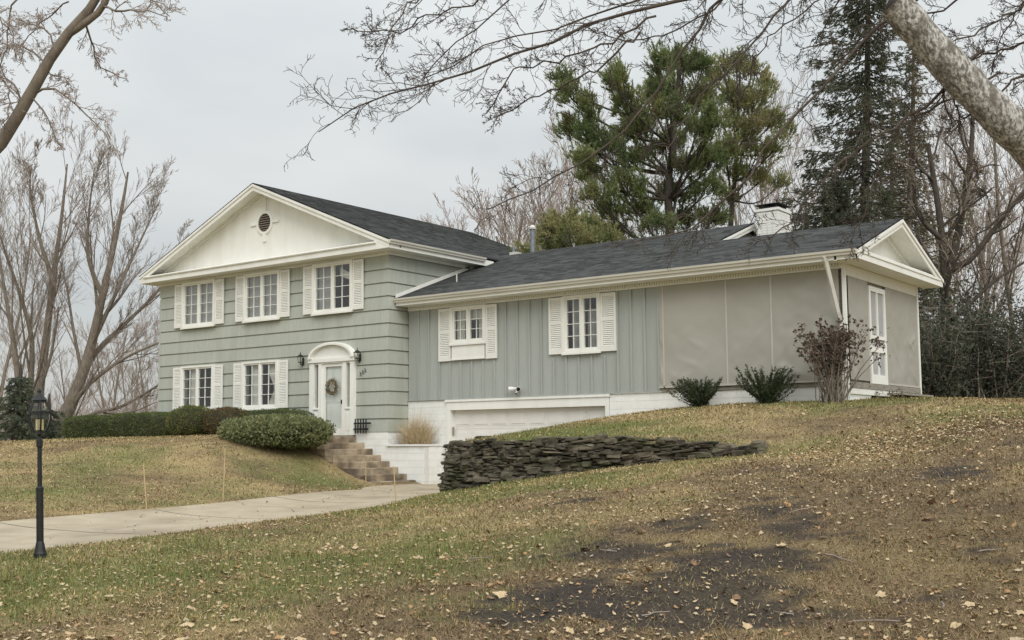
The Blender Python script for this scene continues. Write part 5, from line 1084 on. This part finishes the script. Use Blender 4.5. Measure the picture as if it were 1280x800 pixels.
# ---- big many-stemmed bare tree left of the house
q = np.random.default_rng(501); out = [[], [], [], []]; D0 = 47.0
stems = [([(60, 552), (82, 518), (97, 484), (114, 432), (128, 370), (140, 318), (152, 262), (160, 215)], .40, 0), ([(50, 552), (48, 500), (57, 430), (66, 350), (76, 280), (84, 205)], .30, 1.0), ([(40, 552), (38, 493), (40, 427), (30, 384), (12, 330), (-5, 280)], .22, -1.2),
         ([(28, 552), (22, 470), (14, 410), (2, 340), (-10, 250)], .2, .8), ([(62, 553), (92, 530), (125, 514), (150, 509), (197, 482), (232, 455)], .16, -1.5), ([(97, 484), (120, 440), (157, 404), (196, 365), (222, 320)], .18, 1.2), ([(82, 518), (112, 480), (152, 450), (190, 432), (226, 420)], .15, -.6), ([(114, 432), (148, 360), (176, 300), (200, 250)], .15, .5), ([(66, 350), (50, 300), (38, 240), (40, 205)], .13, -.5), ([(128, 370), (110, 320), (112, 260), (118, 210)], .14, -.9)]
cfg = dict(seg=[8, 8, 6, 4], wig=.035, up=.045, rmin=.006, max=4, kids=[8, 7, 5, 4], ang=(.25, .68), lift=.08, len=(.46, .76), t0=.2, rk=(.34, .5))
for pts, r0, dz in stems:
    w3 = [P(u, v, D0+dz*(i/len(pts))*2.0) for i, (u, v) in enumerate(pts)]; path = smooth_path(w3, 14); rad = r0*np.interp(np.linspace(0, 1, 14), [0, .25, 1], [.85, .6, .10]); out[0].append((path, rad)); dirs = np.gradient(path, axis=0); dirs /= np.linalg.norm(dirs, axis=1)[:, None]
    sprout(out, path, dirs, rad, np.linalg.norm(path[-1]-path[0])*.62, 0, q, cfg, .16)
b_ = ground_at(52, D0); finish_tree('bare_tree', 'large many-stemmed bare tree with leaning trunks beyond the clipped hedge', 'tree', b_, out, 'bark', 'twig')
# ---- reusable background bare trees
protos = []
for k, (hh, mtw, kids) in enumerate([(9.5, 'pinktwig', [8, 6, 4, 3]), (11.0, 'twig', [7, 6, 4, 3]), (8.0, 'pinktwig', [8, 6, 4, 3])]):
    q = np.random.default_rng(600+k); out = [[], [], [], []]; cf = dict(seg=[9, 7, 5, 3], wig=.04, up=.07, rmin=.0075, max=4, kids=kids, ang=(.3, .8), lift=.08, len=(.46, .70), t0=.2, rk=(.36, .52))
    for s_ in range(2):
        a = s_*2.1+k; grow(out, (0, 0, 0), (math.cos(a)*.18, math.sin(a)*.18, 1), hh*q.uniform(.8, 1.0), .105, 0, q, cf)
    protos.append((tubes_mesh('trunk', out[0]+out[1], 'bark', SID), tubes_mesh('crown', out[2]+out[3], mtw, SID)))
def bg_tree(u, D, k, sc, rz, label, group='bare trees beyond the house', squash=1.0):
    b_ = ground_at(u, D); t_ = thing('bare_tree', label, 'tree', tuple(b_), group); t_.rotation_euler = (0, 0, rz); t_.scale = (sc*squash, sc*squash, sc)
    link('trunk', protos[k][0], t_); tag(link('crown', protos[k][1], t_), kind='stuff')
for u, D, k, sc, rz, lab in [(575, 62, 0, 1.15, .3, 'reddish bare tree behind the main roof slope'), (622, 66, 2, 1.7, 2.0, 'bare tree rising behind the small vent pipe'), (668, 64, 0, 1.5, 4.0, 'reddish bare tree directly behind the tall grey flue'), (715, 70, 2, 2.0, 1.0, 'tall reddish bare tree behind the low pine bough'), (760, 68, 0, 1.5, 5.0, 'bare tree tangled behind the lower boughs of the big pine'),
                             (955, 60, 1, 1.42, 1.1, 'tall bare tree between the slim pine and the dark spruce'), (990, 66, 0, 1.75, 3.3, 'bare tree behind the dark spruce on its chimney side'), (1165, 55, 1, 1.25, .2, 'bare tree showing above the porch gable'), (1235, 50, 0, 1.25, 2.2, 'bare tree behind the dark thicket'), (1275, 46, 1, 1.15, 3.9, 'tall thin bare tree behind the far end of the thicket'), (1215, 62, 2, 1.9, 5.2, 'wide bare tree far behind the ivy-clad tree'),
                             (-10, 70, 1, 1.3, .7, 'bare tree standing behind the many-stemmed tree'), (135, 74, 2, 1.0, 2.7, 'small reddish bare tree seen through the leaning trunks'), (190, 70, 0, .82, 4.4, 'low reddish bare tree beside the house corner'), (165, 86, 2, .95, 1.9, 'far bare tree beyond the clipped hedge'), (20, 88, 0, 1.1, 3.0, 'far bare tree beyond the juniper'), (85, 95, 2, 1.0, 5.5, 'distant bare tree between the two leaning trunks')]:
    bg_tree(u, D, k, sc, rz, lab)
for u, D, k, sc, rz, lab in [(645, 78, 2, 2.1, 3.1, 'bare tree between the small vent pipe and the tall grey flue'), (738, 62, 2, 1.75, 2.4, 'reddish bare tree at the outer tips of the big pine'), (550, 80, 2, 1.35, 5.0, 'lowest bare tree peeking over the main roof ridge')]:
    bg_tree(u, D, k, sc, rz, lab)
# ---- distant woodland edge: one mass of brush
q = np.random.default_rng(640); br = []
for i in range(1500):
    u = q.uniform(-160, 280) if i < 1100 else q.uniform(1130, 1400); D = q.uniform(88, 125) if i < 1100 else q.uniform(60, 85); b_ = ground_at(u, D); hh = q.uniform(2.0, 5.6); d = np.array([q.normal()*.25, q.normal()*.25, 1.]); pts = [b_]
    for j in range(4): d = d+q.normal(0, .16, 3); pts.append(pts[-1]+d/np.linalg.norm(d)*hh/4)
    br.append((pts, np.linspace(.05, .012, 5)))
    for j in range(3): s_ = pts[2+q.integers(2)]; e = q.normal(0, .6, 3); e[2] = abs(e[2])+.4; br.append(([s_, s_+e*.5+q.normal(0, .08, 3), s_+e*1.1], [.02, .015, .010]))
tag(link('distant_woodland', tubes_mesh('distant_woodland', br, 'pinktwig', lambda r_: 3)), 'distant reddish-brown leafless woodland brush beyond the lawns', 'woodland', None, 'stuff')

# ---- conifers
def needles(name, C, Dv, ln_, wd, per, mt, q, spread=.55):
    """per needles radiating forward from each shoot centre"""
    n = len(C); C = np.repeat(C, per, 0); Dv = np.repeat(Dv, per, 0); m_ = len(C); d = Dv+q.normal(0, spread, (m_, 3)); d /= np.linalg.norm(d, axis=1)[:, None]; s_ = np.repeat(q.uniform(.75, 1.25, n), per)[:, None]
    st = C+Dv*(q.uniform(-.5, .5, m_)[:, None])*ln_*1.3*s_; e = np.cross(d, q.normal(size=(m_, 3))); e /= np.linalg.norm(e, axis=1)[:, None]+1e-9; L_ = ln_*s_*q.uniform(.7, 1.2, (m_, 1)); V = np.empty((m_, 3, 3)); V[:, 0] = st-e*wd; V[:, 1] = st+e*wd; V[:, 2] = st+d*L_
    return npmesh(name, V.reshape(-1, 3), np.arange(m_*3).reshape(m_, 3), mt)
def zone_pine(name, label, trunk, tr, zones_, D, mt, seed, dens, limbs_from=.25, ln_=.17, extra_back=.5, per=13):
    q = np.random.default_rng(seed); bx = ground_at(trunk[0][0], D); path = smooth_path([bx]+[P(u, v, D+dd) for u, v, dd in trunk], 14); out = [(path, np.linspace(tr, tr*.25, 14))]; C = []; Dv = []
    zs = list(zones_)
    for (u, v, ru, rv) in zones_:                      # matching boughs on the far side of the trunk
        if q.random() < extra_back: zs.append((u+q.normal()*12, v+q.normal()*10, ru*.9, rv*.9, q.uniform(1.5, 3.5)))
    for z_ in zs:
        u, v, ru, rv = z_[:4]; dd = z_[4] if len(z_) > 4 else q.normal()*.9-.3; c = P(u, v, D+dd); px = D/FPX; rx, rz = ru*px, rv*px; ry = (rx+rz)*.5
        # limb: from the trunk well below, curving up into the plume
        tt = np.clip((c[2]-rz-path[0][2])/(path[-1][2]-path[0][2])-.06, .12, .93); s0 = path[int(tt*13)]; mid = (s0+c)/2+np.array([0, 0, -.12*np.linalg.norm(c-s0)]); tip = c+np.array([0, 0, rz*.75]); lp = smooth_path([s0, mid, c-np.array([0, 0, rz*.4]), tip], 9); out.append((lp, np.linspace(tr*.24, .016, 9)))
        out_dir = c-path[int(tt*13)]; out_dir[2] = 0; out_dir /= np.linalg.norm(out_dir)+1e-9
        n = int(dens*(ru*rv)*px*px*12.0)+48; g = q.normal(size=(n, 3)); g /= np.linalg.norm(g, axis=1)[:, None]; rr = q.random(n)[:, None]**.55
        nc = max(5, n//16); gc = q.normal(size=(nc, 3)); gc /= np.linalg.norm(gc, axis=1)[:, None]; gc[:, 2] = np.abs(gc[:, 2])*1.1-.35; cc = gc*(q.random(nc)[:, None]**.4)*np.array([rx, ry, rz])[None]*1.08
        o_ = cc[q.integers(nc, size=n)]+q.normal(size=(n, 3))*np.array([.15, .15, .20])[None]; g = o_/np.array([rx, ry, rz])[None]; C.append(c[None]+o_); dv = g*.65+np.array([0, 0, .95])[None]+out_dir[None]*.35; Dv.append(dv/np.linalg.norm(dv, axis=1)[:, None])
        for k in range(max(4, n//9)):                   # twigs carrying the tufts
            i = q.integers(n); e = c+o_[i]; s_ = lp[q.integers(4, 9)]; out.append(([s_, (s_+e)/2-np.array([0, 0, .06]), e], [.016, .011, .006]))
    C = np.concatenate(C); Dv = np.concatenate(Dv); t_ = thing(name, label, 'tree', tuple(bx))
    link('trunk', tubes_mesh('trunk', [([np.asarray(a)-bx for a in p_], r_) for p_, r_ in out], 'pinebark', SID), t_)
    tag(link('crown', needles('crown', C-bx, Dv, ln_, .019, per, mt, q), t_), kind='stuff'); return t_
zone_pine('white_pine', 'large spreading green pine with upswept plumes behind the wing roof', [(838, 300, 0), (835, 240, 0), (842, 170, .3), (848, 110, 0), (850, 75, 0)], .30,
  [(700, 100, 12, 16), (716, 118, 14, 22), (737, 140, 13, 20), (712, 160, 20, 14), (735, 170, 22, 18), (757, 186, 24, 18), (722, 198, 18, 12), (745, 215, 24, 14), (772, 100, 12, 26), (784, 130, 18, 22), (800, 160, 22, 22), (824, 84, 10, 24), (815, 120, 20, 24), (838, 140, 22, 26), (854, 82, 14, 26), (876, 84, 14, 26), (872, 125, 18, 24), (890, 150, 16, 18), (868, 165, 22, 20), (832, 180, 24, 18), (795, 200, 16, 22), (785, 232, 18, 28), (800, 262, 18, 22), (764, 262, 26, 12), (742, 242, 22, 10), (852, 210, 26, 20), (886, 200, 18, 22), (880, 236, 22, 16), (845, 244, 26, 18), (862, 272, 28, 14), (820, 284, 30, 10), (892, 270, 16, 10), (770, 290, 22, 8)], 47.0, 'needle', 701, 38, per=14)
zone_pine('slim_pine', 'slim yellow-green pine between the big pine and the spruce', [(913, 290, 0), (918, 230, 0), (922, 160, 0), (925, 90, 0)], .20,
  [(905, 84, 11, 22), (921, 78, 10, 20), (943, 88, 13, 22), (916, 122, 16, 20), (942, 124, 20, 18), (905, 150, 14, 16), (932, 160, 22, 18), (962, 150, 16, 14), (908, 190, 18, 14), (944, 192, 24, 14), (968, 182, 14, 10), (918, 218, 20, 12), (950, 222, 20, 10), (915, 246, 16, 8)], 50.0, 'needle2', 702, 28, per=12)
zone_pine('low_pine', 'low pine boughs showing over the ridge beside the grey flue', [(722, 345, 0), (724, 320, 0), (726, 300, 0), (728, 282, 0)], .16,
  [(690, 282, 20, 10), (712, 292, 22, 9), (738, 300, 20, 9), (682, 298, 14, 9), (742, 285, 16, 8), (655, 316, 10, 6), (700, 306, 24, 7), (765, 300, 14, 8), (722, 280, 14, 8)], 44.0, 'needle2', 703, 40, per=13)
def spruce(name, label, u0, D, vtop, vbot, slope, mt, seed, dens, asym=None, barkm='pinebark', droop=.25, per=12, ln_=.11):
    q = np.random.default_rng(seed); b_ = ground_at(u0, D); top = P(u0+4, vtop, D); px = D/FPX; out = []; path = smooth_path([b_, b_*.66+top*.34+q.normal(0, .1, 3), b_*.33+top*.67, top], 14); out.append((path, np.linspace(.26, .03, 14))); C = []; Dv = []; Ht = top[2]-b_[2]; z = b_[2]+.8
    while z < top[2]-.3:
        f_ = (top[2]-z)/Ht; R0 = slope*(top[2]-z)+.25; k = q.integers(4, 7); a0 = q.random()*6.283; tr = np.array([np.interp(z, path[:, 2], path[:, i]) for i in range(3)])
        for j in range(k):
            a = a0+j*6.283/k+q.normal()*.2; d = np.array([math.cos(a), math.sin(a), 0]); side = d@_r; R1 = R0*q.uniform(.65, 1.1); dn = 1.0
            if asym: dn, rs = asym(side, f_, q); R1 *= rs
            tip = tr+d*R1+np.array([0, 0, -droop*R1+.12*R1]); mid = tr+d*R1*.5+np.array([0, 0, -droop*R1*.7]); lp = smooth_path([tr, mid, tip], 6); out.append((lp, np.linspace(.045*min(1, .4+f_), .012, 6)))
            n = int(R1*dens*dn)
            for s_ in range(n):
                t_ = q.uniform(.22, 1.03); p_ = np.array([np.interp(t_, np.linspace(0, 1, 6), lp[:, i]) for i in range(3)]); w_ = np.cross(d, [0, 0, 1.])*q.normal()*.26*R1*(1.1-t_)+np.array([0, 0, -abs(q.normal())*.16-.02]); C.append(p_+w_); v_ = d*.7+w_*.9+np.array([0, 0, -.25])+q.normal(0, .25, 3); Dv.append(v_/np.linalg.norm(v_))
            for s_ in range(int(R1*3)): t_ = q.uniform(.3, .95); p_ = lp[int(t_*5)]; out.append(([p_, p_+d*.15+np.cross(d, [0, 0, 1.])*q.normal()*.3+np.array([0, 0, -.1])], [.012, .006]))
        z += q.uniform(.26, .42)
    t_ = thing(name, label, 'tree', tuple(b_)); link('trunk', tubes_mesh('trunk', [([np.asarray(a)-b_ for a in p_], r_) for p_, r_ in out], barkm, SID), t_)
    tag(link('crown', needles('crown', np.array(C)-b_, np.array(Dv), ln_, .016, per, mt, q, .5), t_), kind='stuff')
spruce('spruce', 'tall dark spruce with a bare trunk side behind the chimney', 1082, 43.0, -150, 300, .215, 'spruce', 711, 40, lambda s, f, q: ((1.0 if s < .1 else (.16 if f > .45 else .75)), (1.0+.25*(s < -.2) if q.random() > .12 else .45)), per=13)
spruce('thin_cedar', 'sparse olive-brown conifer growing beside the dark spruce', 1138, 46.0, 20, 300, .17, 'cedar', 712, 26, lambda s, f, q: (.9, q.uniform(.5, 1.3)), 'bark', .1, 9)
spruce('thin_cedar', 'short olive-brown conifer above the porch gable ridge', 1112, 49.0, 110, 300, .22, 'cedar', 713, 24, lambda s, f, q: (.9, q.uniform(.5, 1.2)), 'bark', .1, 9)
spruce('dark_conifer', 'dark rounded conifer filling the gap below the spruce', 1040, 41.0, 205, 320, .42, 'spruce', 714, 46, None, 'pinebark', .2, 12)
spruce('juniper', 'blue-green spreading juniper under the bare tree trunks', 22, 44.0, 455, 560, .55, 'juniper', 715, 50, None, 'pinebark', .35, 12)
spruce('juniper', 'smaller blue-green juniper nearer the lamp post side', 58, 45.0, 492, 560, .6, 'juniper', 716, 45, None, 'pinebark', .35, 12)
# ---- ivy-clad tree at the right of the porch
q = np.random.default_rng(720); out = [[], [], [], []]; Dv_ = 38.0
st = [([(1186, 510), (1184, 430), (1180, 360), (1178, 300), (1170, 240), (1160, 180)], .20, 0), ([(1180, 345), (1196, 300), (1204, 250), (1214, 190), (1216, 130)], .16, .6), ([(1181, 340), (1212, 325), (1240, 290), (1262, 262), (1300, 215)], .13, -.8), ([(1190, 400), (1212, 380), (1245, 350), (1290, 322)], .09, .5), ([(1178, 300), (1150, 270), (1140, 220)], .1, -.5)]
cf = dict(seg=[7, 6, 5, 4], wig=.12, up=.05, rmin=.009, max=3, kids=[8, 6, 5], ang=(.4, .95), lift=.1, len=(.4, .6), t0=.3)
for pts, r0, dz in st:
    path = smooth_path([P(u, v, Dv_+dz*i/len(pts)) for i, (u, v) in enumerate(pts)], 12); rad = np.linspace(r0, r0*.35, 12); out[0].append((path, rad)); dirs = np.gradient(path, axis=0); dirs /= np.linalg.norm(dirs, axis=1)[:, None]; sprout(out, path, dirs, rad, np.linalg.norm(path[-1]-path[0])*.6, 0, q, cf, .35)
b_ = ground_at(1187, Dv_); iv = finish_tree('ivy_clad_tree', 'forked bare tree with ivy on its trunk just past the porch', 'tree', b_, out, 'pinebark', 'twig')
C = np.concatenate([np.array([p_+q.normal(0, .28, 3) for p_ in path[:8] for _ in range(140)]) for path in [out[0][0][0], out[0][1][0]]]); tag(link('ivy', leaf_mesh('ivy', C-b_, .09, 'cedar', q, .7), iv), kind='stuff')
# ---- dark thicket of evergreen shrubs at the right
for i, (u, D, rx, hh, lab) in enumerate([(1172, 35, 1.0, 3.4, 'dark evergreen shrub tight against the porch end wall'), (1205, 37, 1.5, 4.1, 'tall dark evergreen shrub below the forked tree'), (1245, 36, 1.5, 3.6, 'broad dark thicket shrub just past the forked tree, away from the porch'), (1285, 37, 1.6, 4.0, 'dark thicket shrub at the far end of the row'), (1228, 40, 1.9, 4.4, 'large dark thicket shrub behind the row')]):
    q = np.random.default_rng(730+i); b_ = ground_at(u, D); t_ = thing('thicket_shrub', lab, 'shrub', tuple(b_), 'dark thicket beside the porch'); br = []; C = []
    for k in range(26):
        a = q.random()*6.283; d = np.array([math.cos(a)*q.uniform(.05, .45), math.sin(a)*q.uniform(.05, .45), 1.]); p_ = np.array([q.normal()*rx*.35, q.normal()*rx*.3, 0.]); pts = [p_.copy()]; L_ = hh*q.uniform(.55, 1.1)
        for j in range(6): d = d+q.normal(0, .14, 3); d /= np.linalg.norm(d); p_ = p_+d*L_/6; pts.append(p_.copy())
        br.append((pts, np.linspace(.035, .008, 7)))
        for j in range(9): s_ = pts[1+q.integers(6)]; e = q.normal(0, .45, 3); e[2] = e[2]*.5+.15; br.append(([s_, s_+e*.5, s_+e], [.014, .010, .005])); C.append(s_+e*q.uniform(.4, 1.1, (16, 1))+q.normal(0, .16, (16, 3)))
        for j in range(1, 6): C.append(pts[j]+q.normal(0, .3, (14, 3)))
    C = np.concatenate(C); C = C[C[:, 2] > .05]; C = C[q.random(len(C)) < np.clip(1.25-.6*C[:, 2]/hh, .25, 1)]
    tag(link('stems', tubes_mesh('stems', br, 'bark', SID), t_), kind='stuff'); tag(link('foliage', leaf_mesh('foliage', C, .13, 'hedge', q, .5), t_), kind='stuff')

# ---- near tree, left: limb crossing the corner of the view; its trunk stands outside the frame
def near_cfg(kids, mx, rm): return dict(seg=[7, 6, 5, 4], wig=.13, up=.0, rmin=rm, max=mx, kids=kids, ang=(.45, 1.0), lift=-.02, len=(.42, .66), t0=.15)
q = np.random.default_rng(801); out = [[], [], [], []]; Dn = 12.0
b_ = ground_at(-330, 13.0); jn = P(-60, 255, Dn)
tk = smooth_path([b_, b_*.5+jn*.5+np.array([.15, 0, -.2]), jn, P(0, 180, Dn), P(25, 140, Dn), P(48, 100, Dn), P(72, 58, Dn), P(100, 25, Dn), P(124, -5, Dn), P(150, -60, Dn)], 26); rad = np.interp(np.linspace(0, 1, 26), [0, .5, .62, .8, 1], [.16, .10, .078, .062, .035]); out[0].append((tk, rad))
br2 = smooth_path([P(82, 44, Dn), P(104, 30, Dn), P(128, 10, Dn), P(136, -12, Dn)], 6); out[0].append((br2, np.linspace(.045, .032, 6)))
subs = [([(40, 118), (62, 112), (95, 130), (120, 152), (138, 180)], .016), ([(44, 124), (60, 150), (70, 172), (78, 186)], .010), ([(70, 60), (60, 40), (42, 30), (20, 25)], .014), ([(60, 80), (35, 62), (10, 55), (-15, 60)], .016), ([(105, 26), (115, 50), (120, 75), (140, 92), (158, 98)], .014), ([(128, 8), (150, 14), (175, 12), (205, 22)], .016), ([(124, 0), (160, -8), (190, 0), (212, 20)], .014), ([(30, 132), (16, 110), (4, 90), (-10, 60)], .016), ([(55, 88), (75, 95), (90, 110)], .009), ([(20, 148), (12, 165), (2, 150)], .009), ([(20, 0), (10, 25), (8, 60), (-4, 90)], .012), ([(-20, -20), (0, 20), (15, 42), (22, 70)], .012), ([(5, 100), (12, 130), (2, 160)], .012), ([(85, 0), (62, 20), (40, 40), (25, 64)], .010)]
cf = near_cfg([9, 11, 7, 4], 4, .0024)
for pts, r0 in subs:
    dz = q.normal()*.5; path = smooth_path([P(u, v, Dn+dz*i/len(pts)) for i, (u, v) in enumerate(pts)], 9); path += q.normal(0, .012, path.shape); rad = np.linspace(r0, .005, 9); out[1].append((path, rad)); dirs = np.gradient(path, axis=0); dirs /= np.linalg.norm(dirs, axis=1)[:, None]; sprout(out, path, dirs, rad, np.linalg.norm(path[-1]-path[0])*.55, 1, q, cf, .1)
lt = finish_tree('overhanging_tree', 'smooth-barked bare tree whose limb crosses above the lamp post', 'tree', b_, out, 'limb', 'pinktwig')
# ---- near tree, right: thick leaning lichen-pale limb with a broken end, and long thin branches
q = np.random.default_rng(811); out = [[], [], [], []]; Dn = 8.5
b_ = ground_at(1560, 9.5)
tk = smooth_path([b_, P(1540, 480, 9.3), P(1440, 330, 9.0), P(1345, 245, 8.7), P(1272, 168, Dn), P(1215, 112, Dn), P(1162, 55, Dn), P(1118, 4, Dn)], 22); rad = np.interp(np.linspace(0, 1, 22), [0, .3, .6, 1], [.24, .20, .175, .135]); rad = rad*(1+.05*np.sin(np.arange(22)*1.9))
pale = tk; out[1].append((np.array([tk[-1]-.06*(tk[-1]-tk[-2])/np.linalg.norm(tk[-1]-tk[-2]), tk[-1], tk[-1]+.05*(tk[-1]-tk[-2])/np.linalg.norm(tk[-1]-tk[-2])]), np.array([.118, .11, .01])))
hub = P(1330, -120, 9.0); out[1].append((smooth_path([tk[9], (tk[9]+hub)/2+np.array([.2, 0, .1]), hub], 8), np.linspace(.10, .07, 8)))
subs = [([(1250, -110), (1000, -40), (845, 0), (760, 27), (707, 50), (647, 70), (558, 98), (499, 110), (454, 128), (398, 165)], .026, 9.0), ([(1250, -110), (960, -40), (820, -5), (760, 12), (698, 38), (638, 49), (603, 62), (570, 83), (530, 98)], .018, 9.3), ([(1000, -120), (760, -50), (638, 0), (606, 30), (576, 45), (546, 71), (528, 98)], .014, 9.6), ([(820, 20), (760, 53), (730, 65), (677, 80), (641, 89), (626, 110), (608, 142)], .010, 8.8), ([(800, 40), (760, 77), (742, 95), (695, 111), (647, 136), (617, 147)], .009, 8.9),
        ([(700, -60), (560, -20), (525, 0), (508, 6), (484, 50), (469, 79)], .010, 9.8), ([(640, -40), (600, 0), (540, 18), (500, 40), (440, 35)], .009, 9.5),
        ([(1000, -90), (930, -40), (897, 0), (873, 34), (829, 102), (791, 150), (733, 203), (660, 242), (610, 262)], .014, 9.2), ([(1060, -80), (984, 0), (931, 68), (878, 116), (849, 169), (820, 215)], .012, 9.4), ([(1200, -50), (1118, 19), (1071, 63), (1018, 116), (970, 174), (921, 237), (863, 286), (800, 300)], .016, 9.0), ([(1230, 62), (1188, 102), (1120, 160), (1060, 195), (1010, 250), (960, 300)], .014, 8.8), ([(1250, 90), (1205, 118), (1150, 145), (1110, 190), (1090, 240), (1065, 300)], .010, 8.9), ([(1190, 104), (1196, 130), (1204, 165), (1214, 200), (1222, 245)], .008, 8.6),
        ([(1330, -40), (1270, 12), (1215, 40), (1160, 62)], .012, 9.2), ([(1350, 20), (1280, 52), (1230, 72), (1170, 100)], .014, 9.0), ([(1350, 60), (1280, 92), (1225, 130), (1190, 160)], .014, 8.4), ([(1340, -60), (1290, -10), (1262, 30), (1245, 60), (1240, 85)], .008, 9.4), ([(1230, -20), (1180, 8), (1130, 25), (1070, 50), (1000, 62)], .010, 9.3), ([(930, -20), (860, 30), (800, 50), (745, 42)], .009, 9.5), ([(1100, -50), (1010, 10), (950, 62), (935, 110)], .008, 9.7), ([(1300, 255), (1262, 300), (1222, 345), (1205, 372)], .009, 10.5), ([(1310, 230), (1270, 255), (1235, 285), (1180, 330)], .012, 11.0)]
cf = near_cfg([11, 13, 7, 4], 4, .0020)
for pts, r0, D in subs:
    dz = q.normal()*.4; w3 = [P(u, v, D+dz*i/len(pts)) for i, (u, v) in enumerate(pts)]; path = smooth_path(w3, 18); path[1:-1] += q.normal(0, .016, path[1:-1].shape); rad = np.linspace(r0, .0045, 18); out[1].append((path, rad)); dirs = np.gradient(path, axis=0); dirs /= np.linalg.norm(dirs, axis=1)[:, None]; sprout(out, path, dirs, rad, np.linalg.norm(path[-1]-path[0])*(.27 if len(pts) > 6 else .36), 1, q, cf, .15)
    sprout(out, path[-6:], dirs[-6:], rad[-6:], np.linalg.norm(path[-1]-path[-6])*.75, 1, q, dict(cf, kids=[7, 7, 5, 3]), .3)
    if pts[0][1] < -30: out[1].append((smooth_path([hub, (hub+path[0])/2+np.array([0, 0, .1]), path[0]], 5), np.linspace(max(r0*1.6, .02), r0, 5)))
out[0].append((pale, rad if len(rad) == len(pale) else np.interp(np.linspace(0, 1, 22), [0, .3, .6, 1], [.24, .20, .175, .135])))
t_ = thing('leaning_tree', 'pale lichen-barked leaning limb with thin drooping branches over the lawn', 'tree', tuple(b_))
sh = lambda L_: [([np.asarray(a)-b_ for a in p_], r_) for p_, r_ in L_]
rr_ = np.interp(np.linspace(0, 1, 60), [0, .3, .6, 1], [.21, .175, .150, .122])*(1+.03*np.sin(np.arange(60)*1.1)+.03*q.normal(size=60))
link('trunk', tubes_mesh('trunk', sh([(smooth_path(pale, 60), rr_)]), 'birch', lambda r_: 20), t_)
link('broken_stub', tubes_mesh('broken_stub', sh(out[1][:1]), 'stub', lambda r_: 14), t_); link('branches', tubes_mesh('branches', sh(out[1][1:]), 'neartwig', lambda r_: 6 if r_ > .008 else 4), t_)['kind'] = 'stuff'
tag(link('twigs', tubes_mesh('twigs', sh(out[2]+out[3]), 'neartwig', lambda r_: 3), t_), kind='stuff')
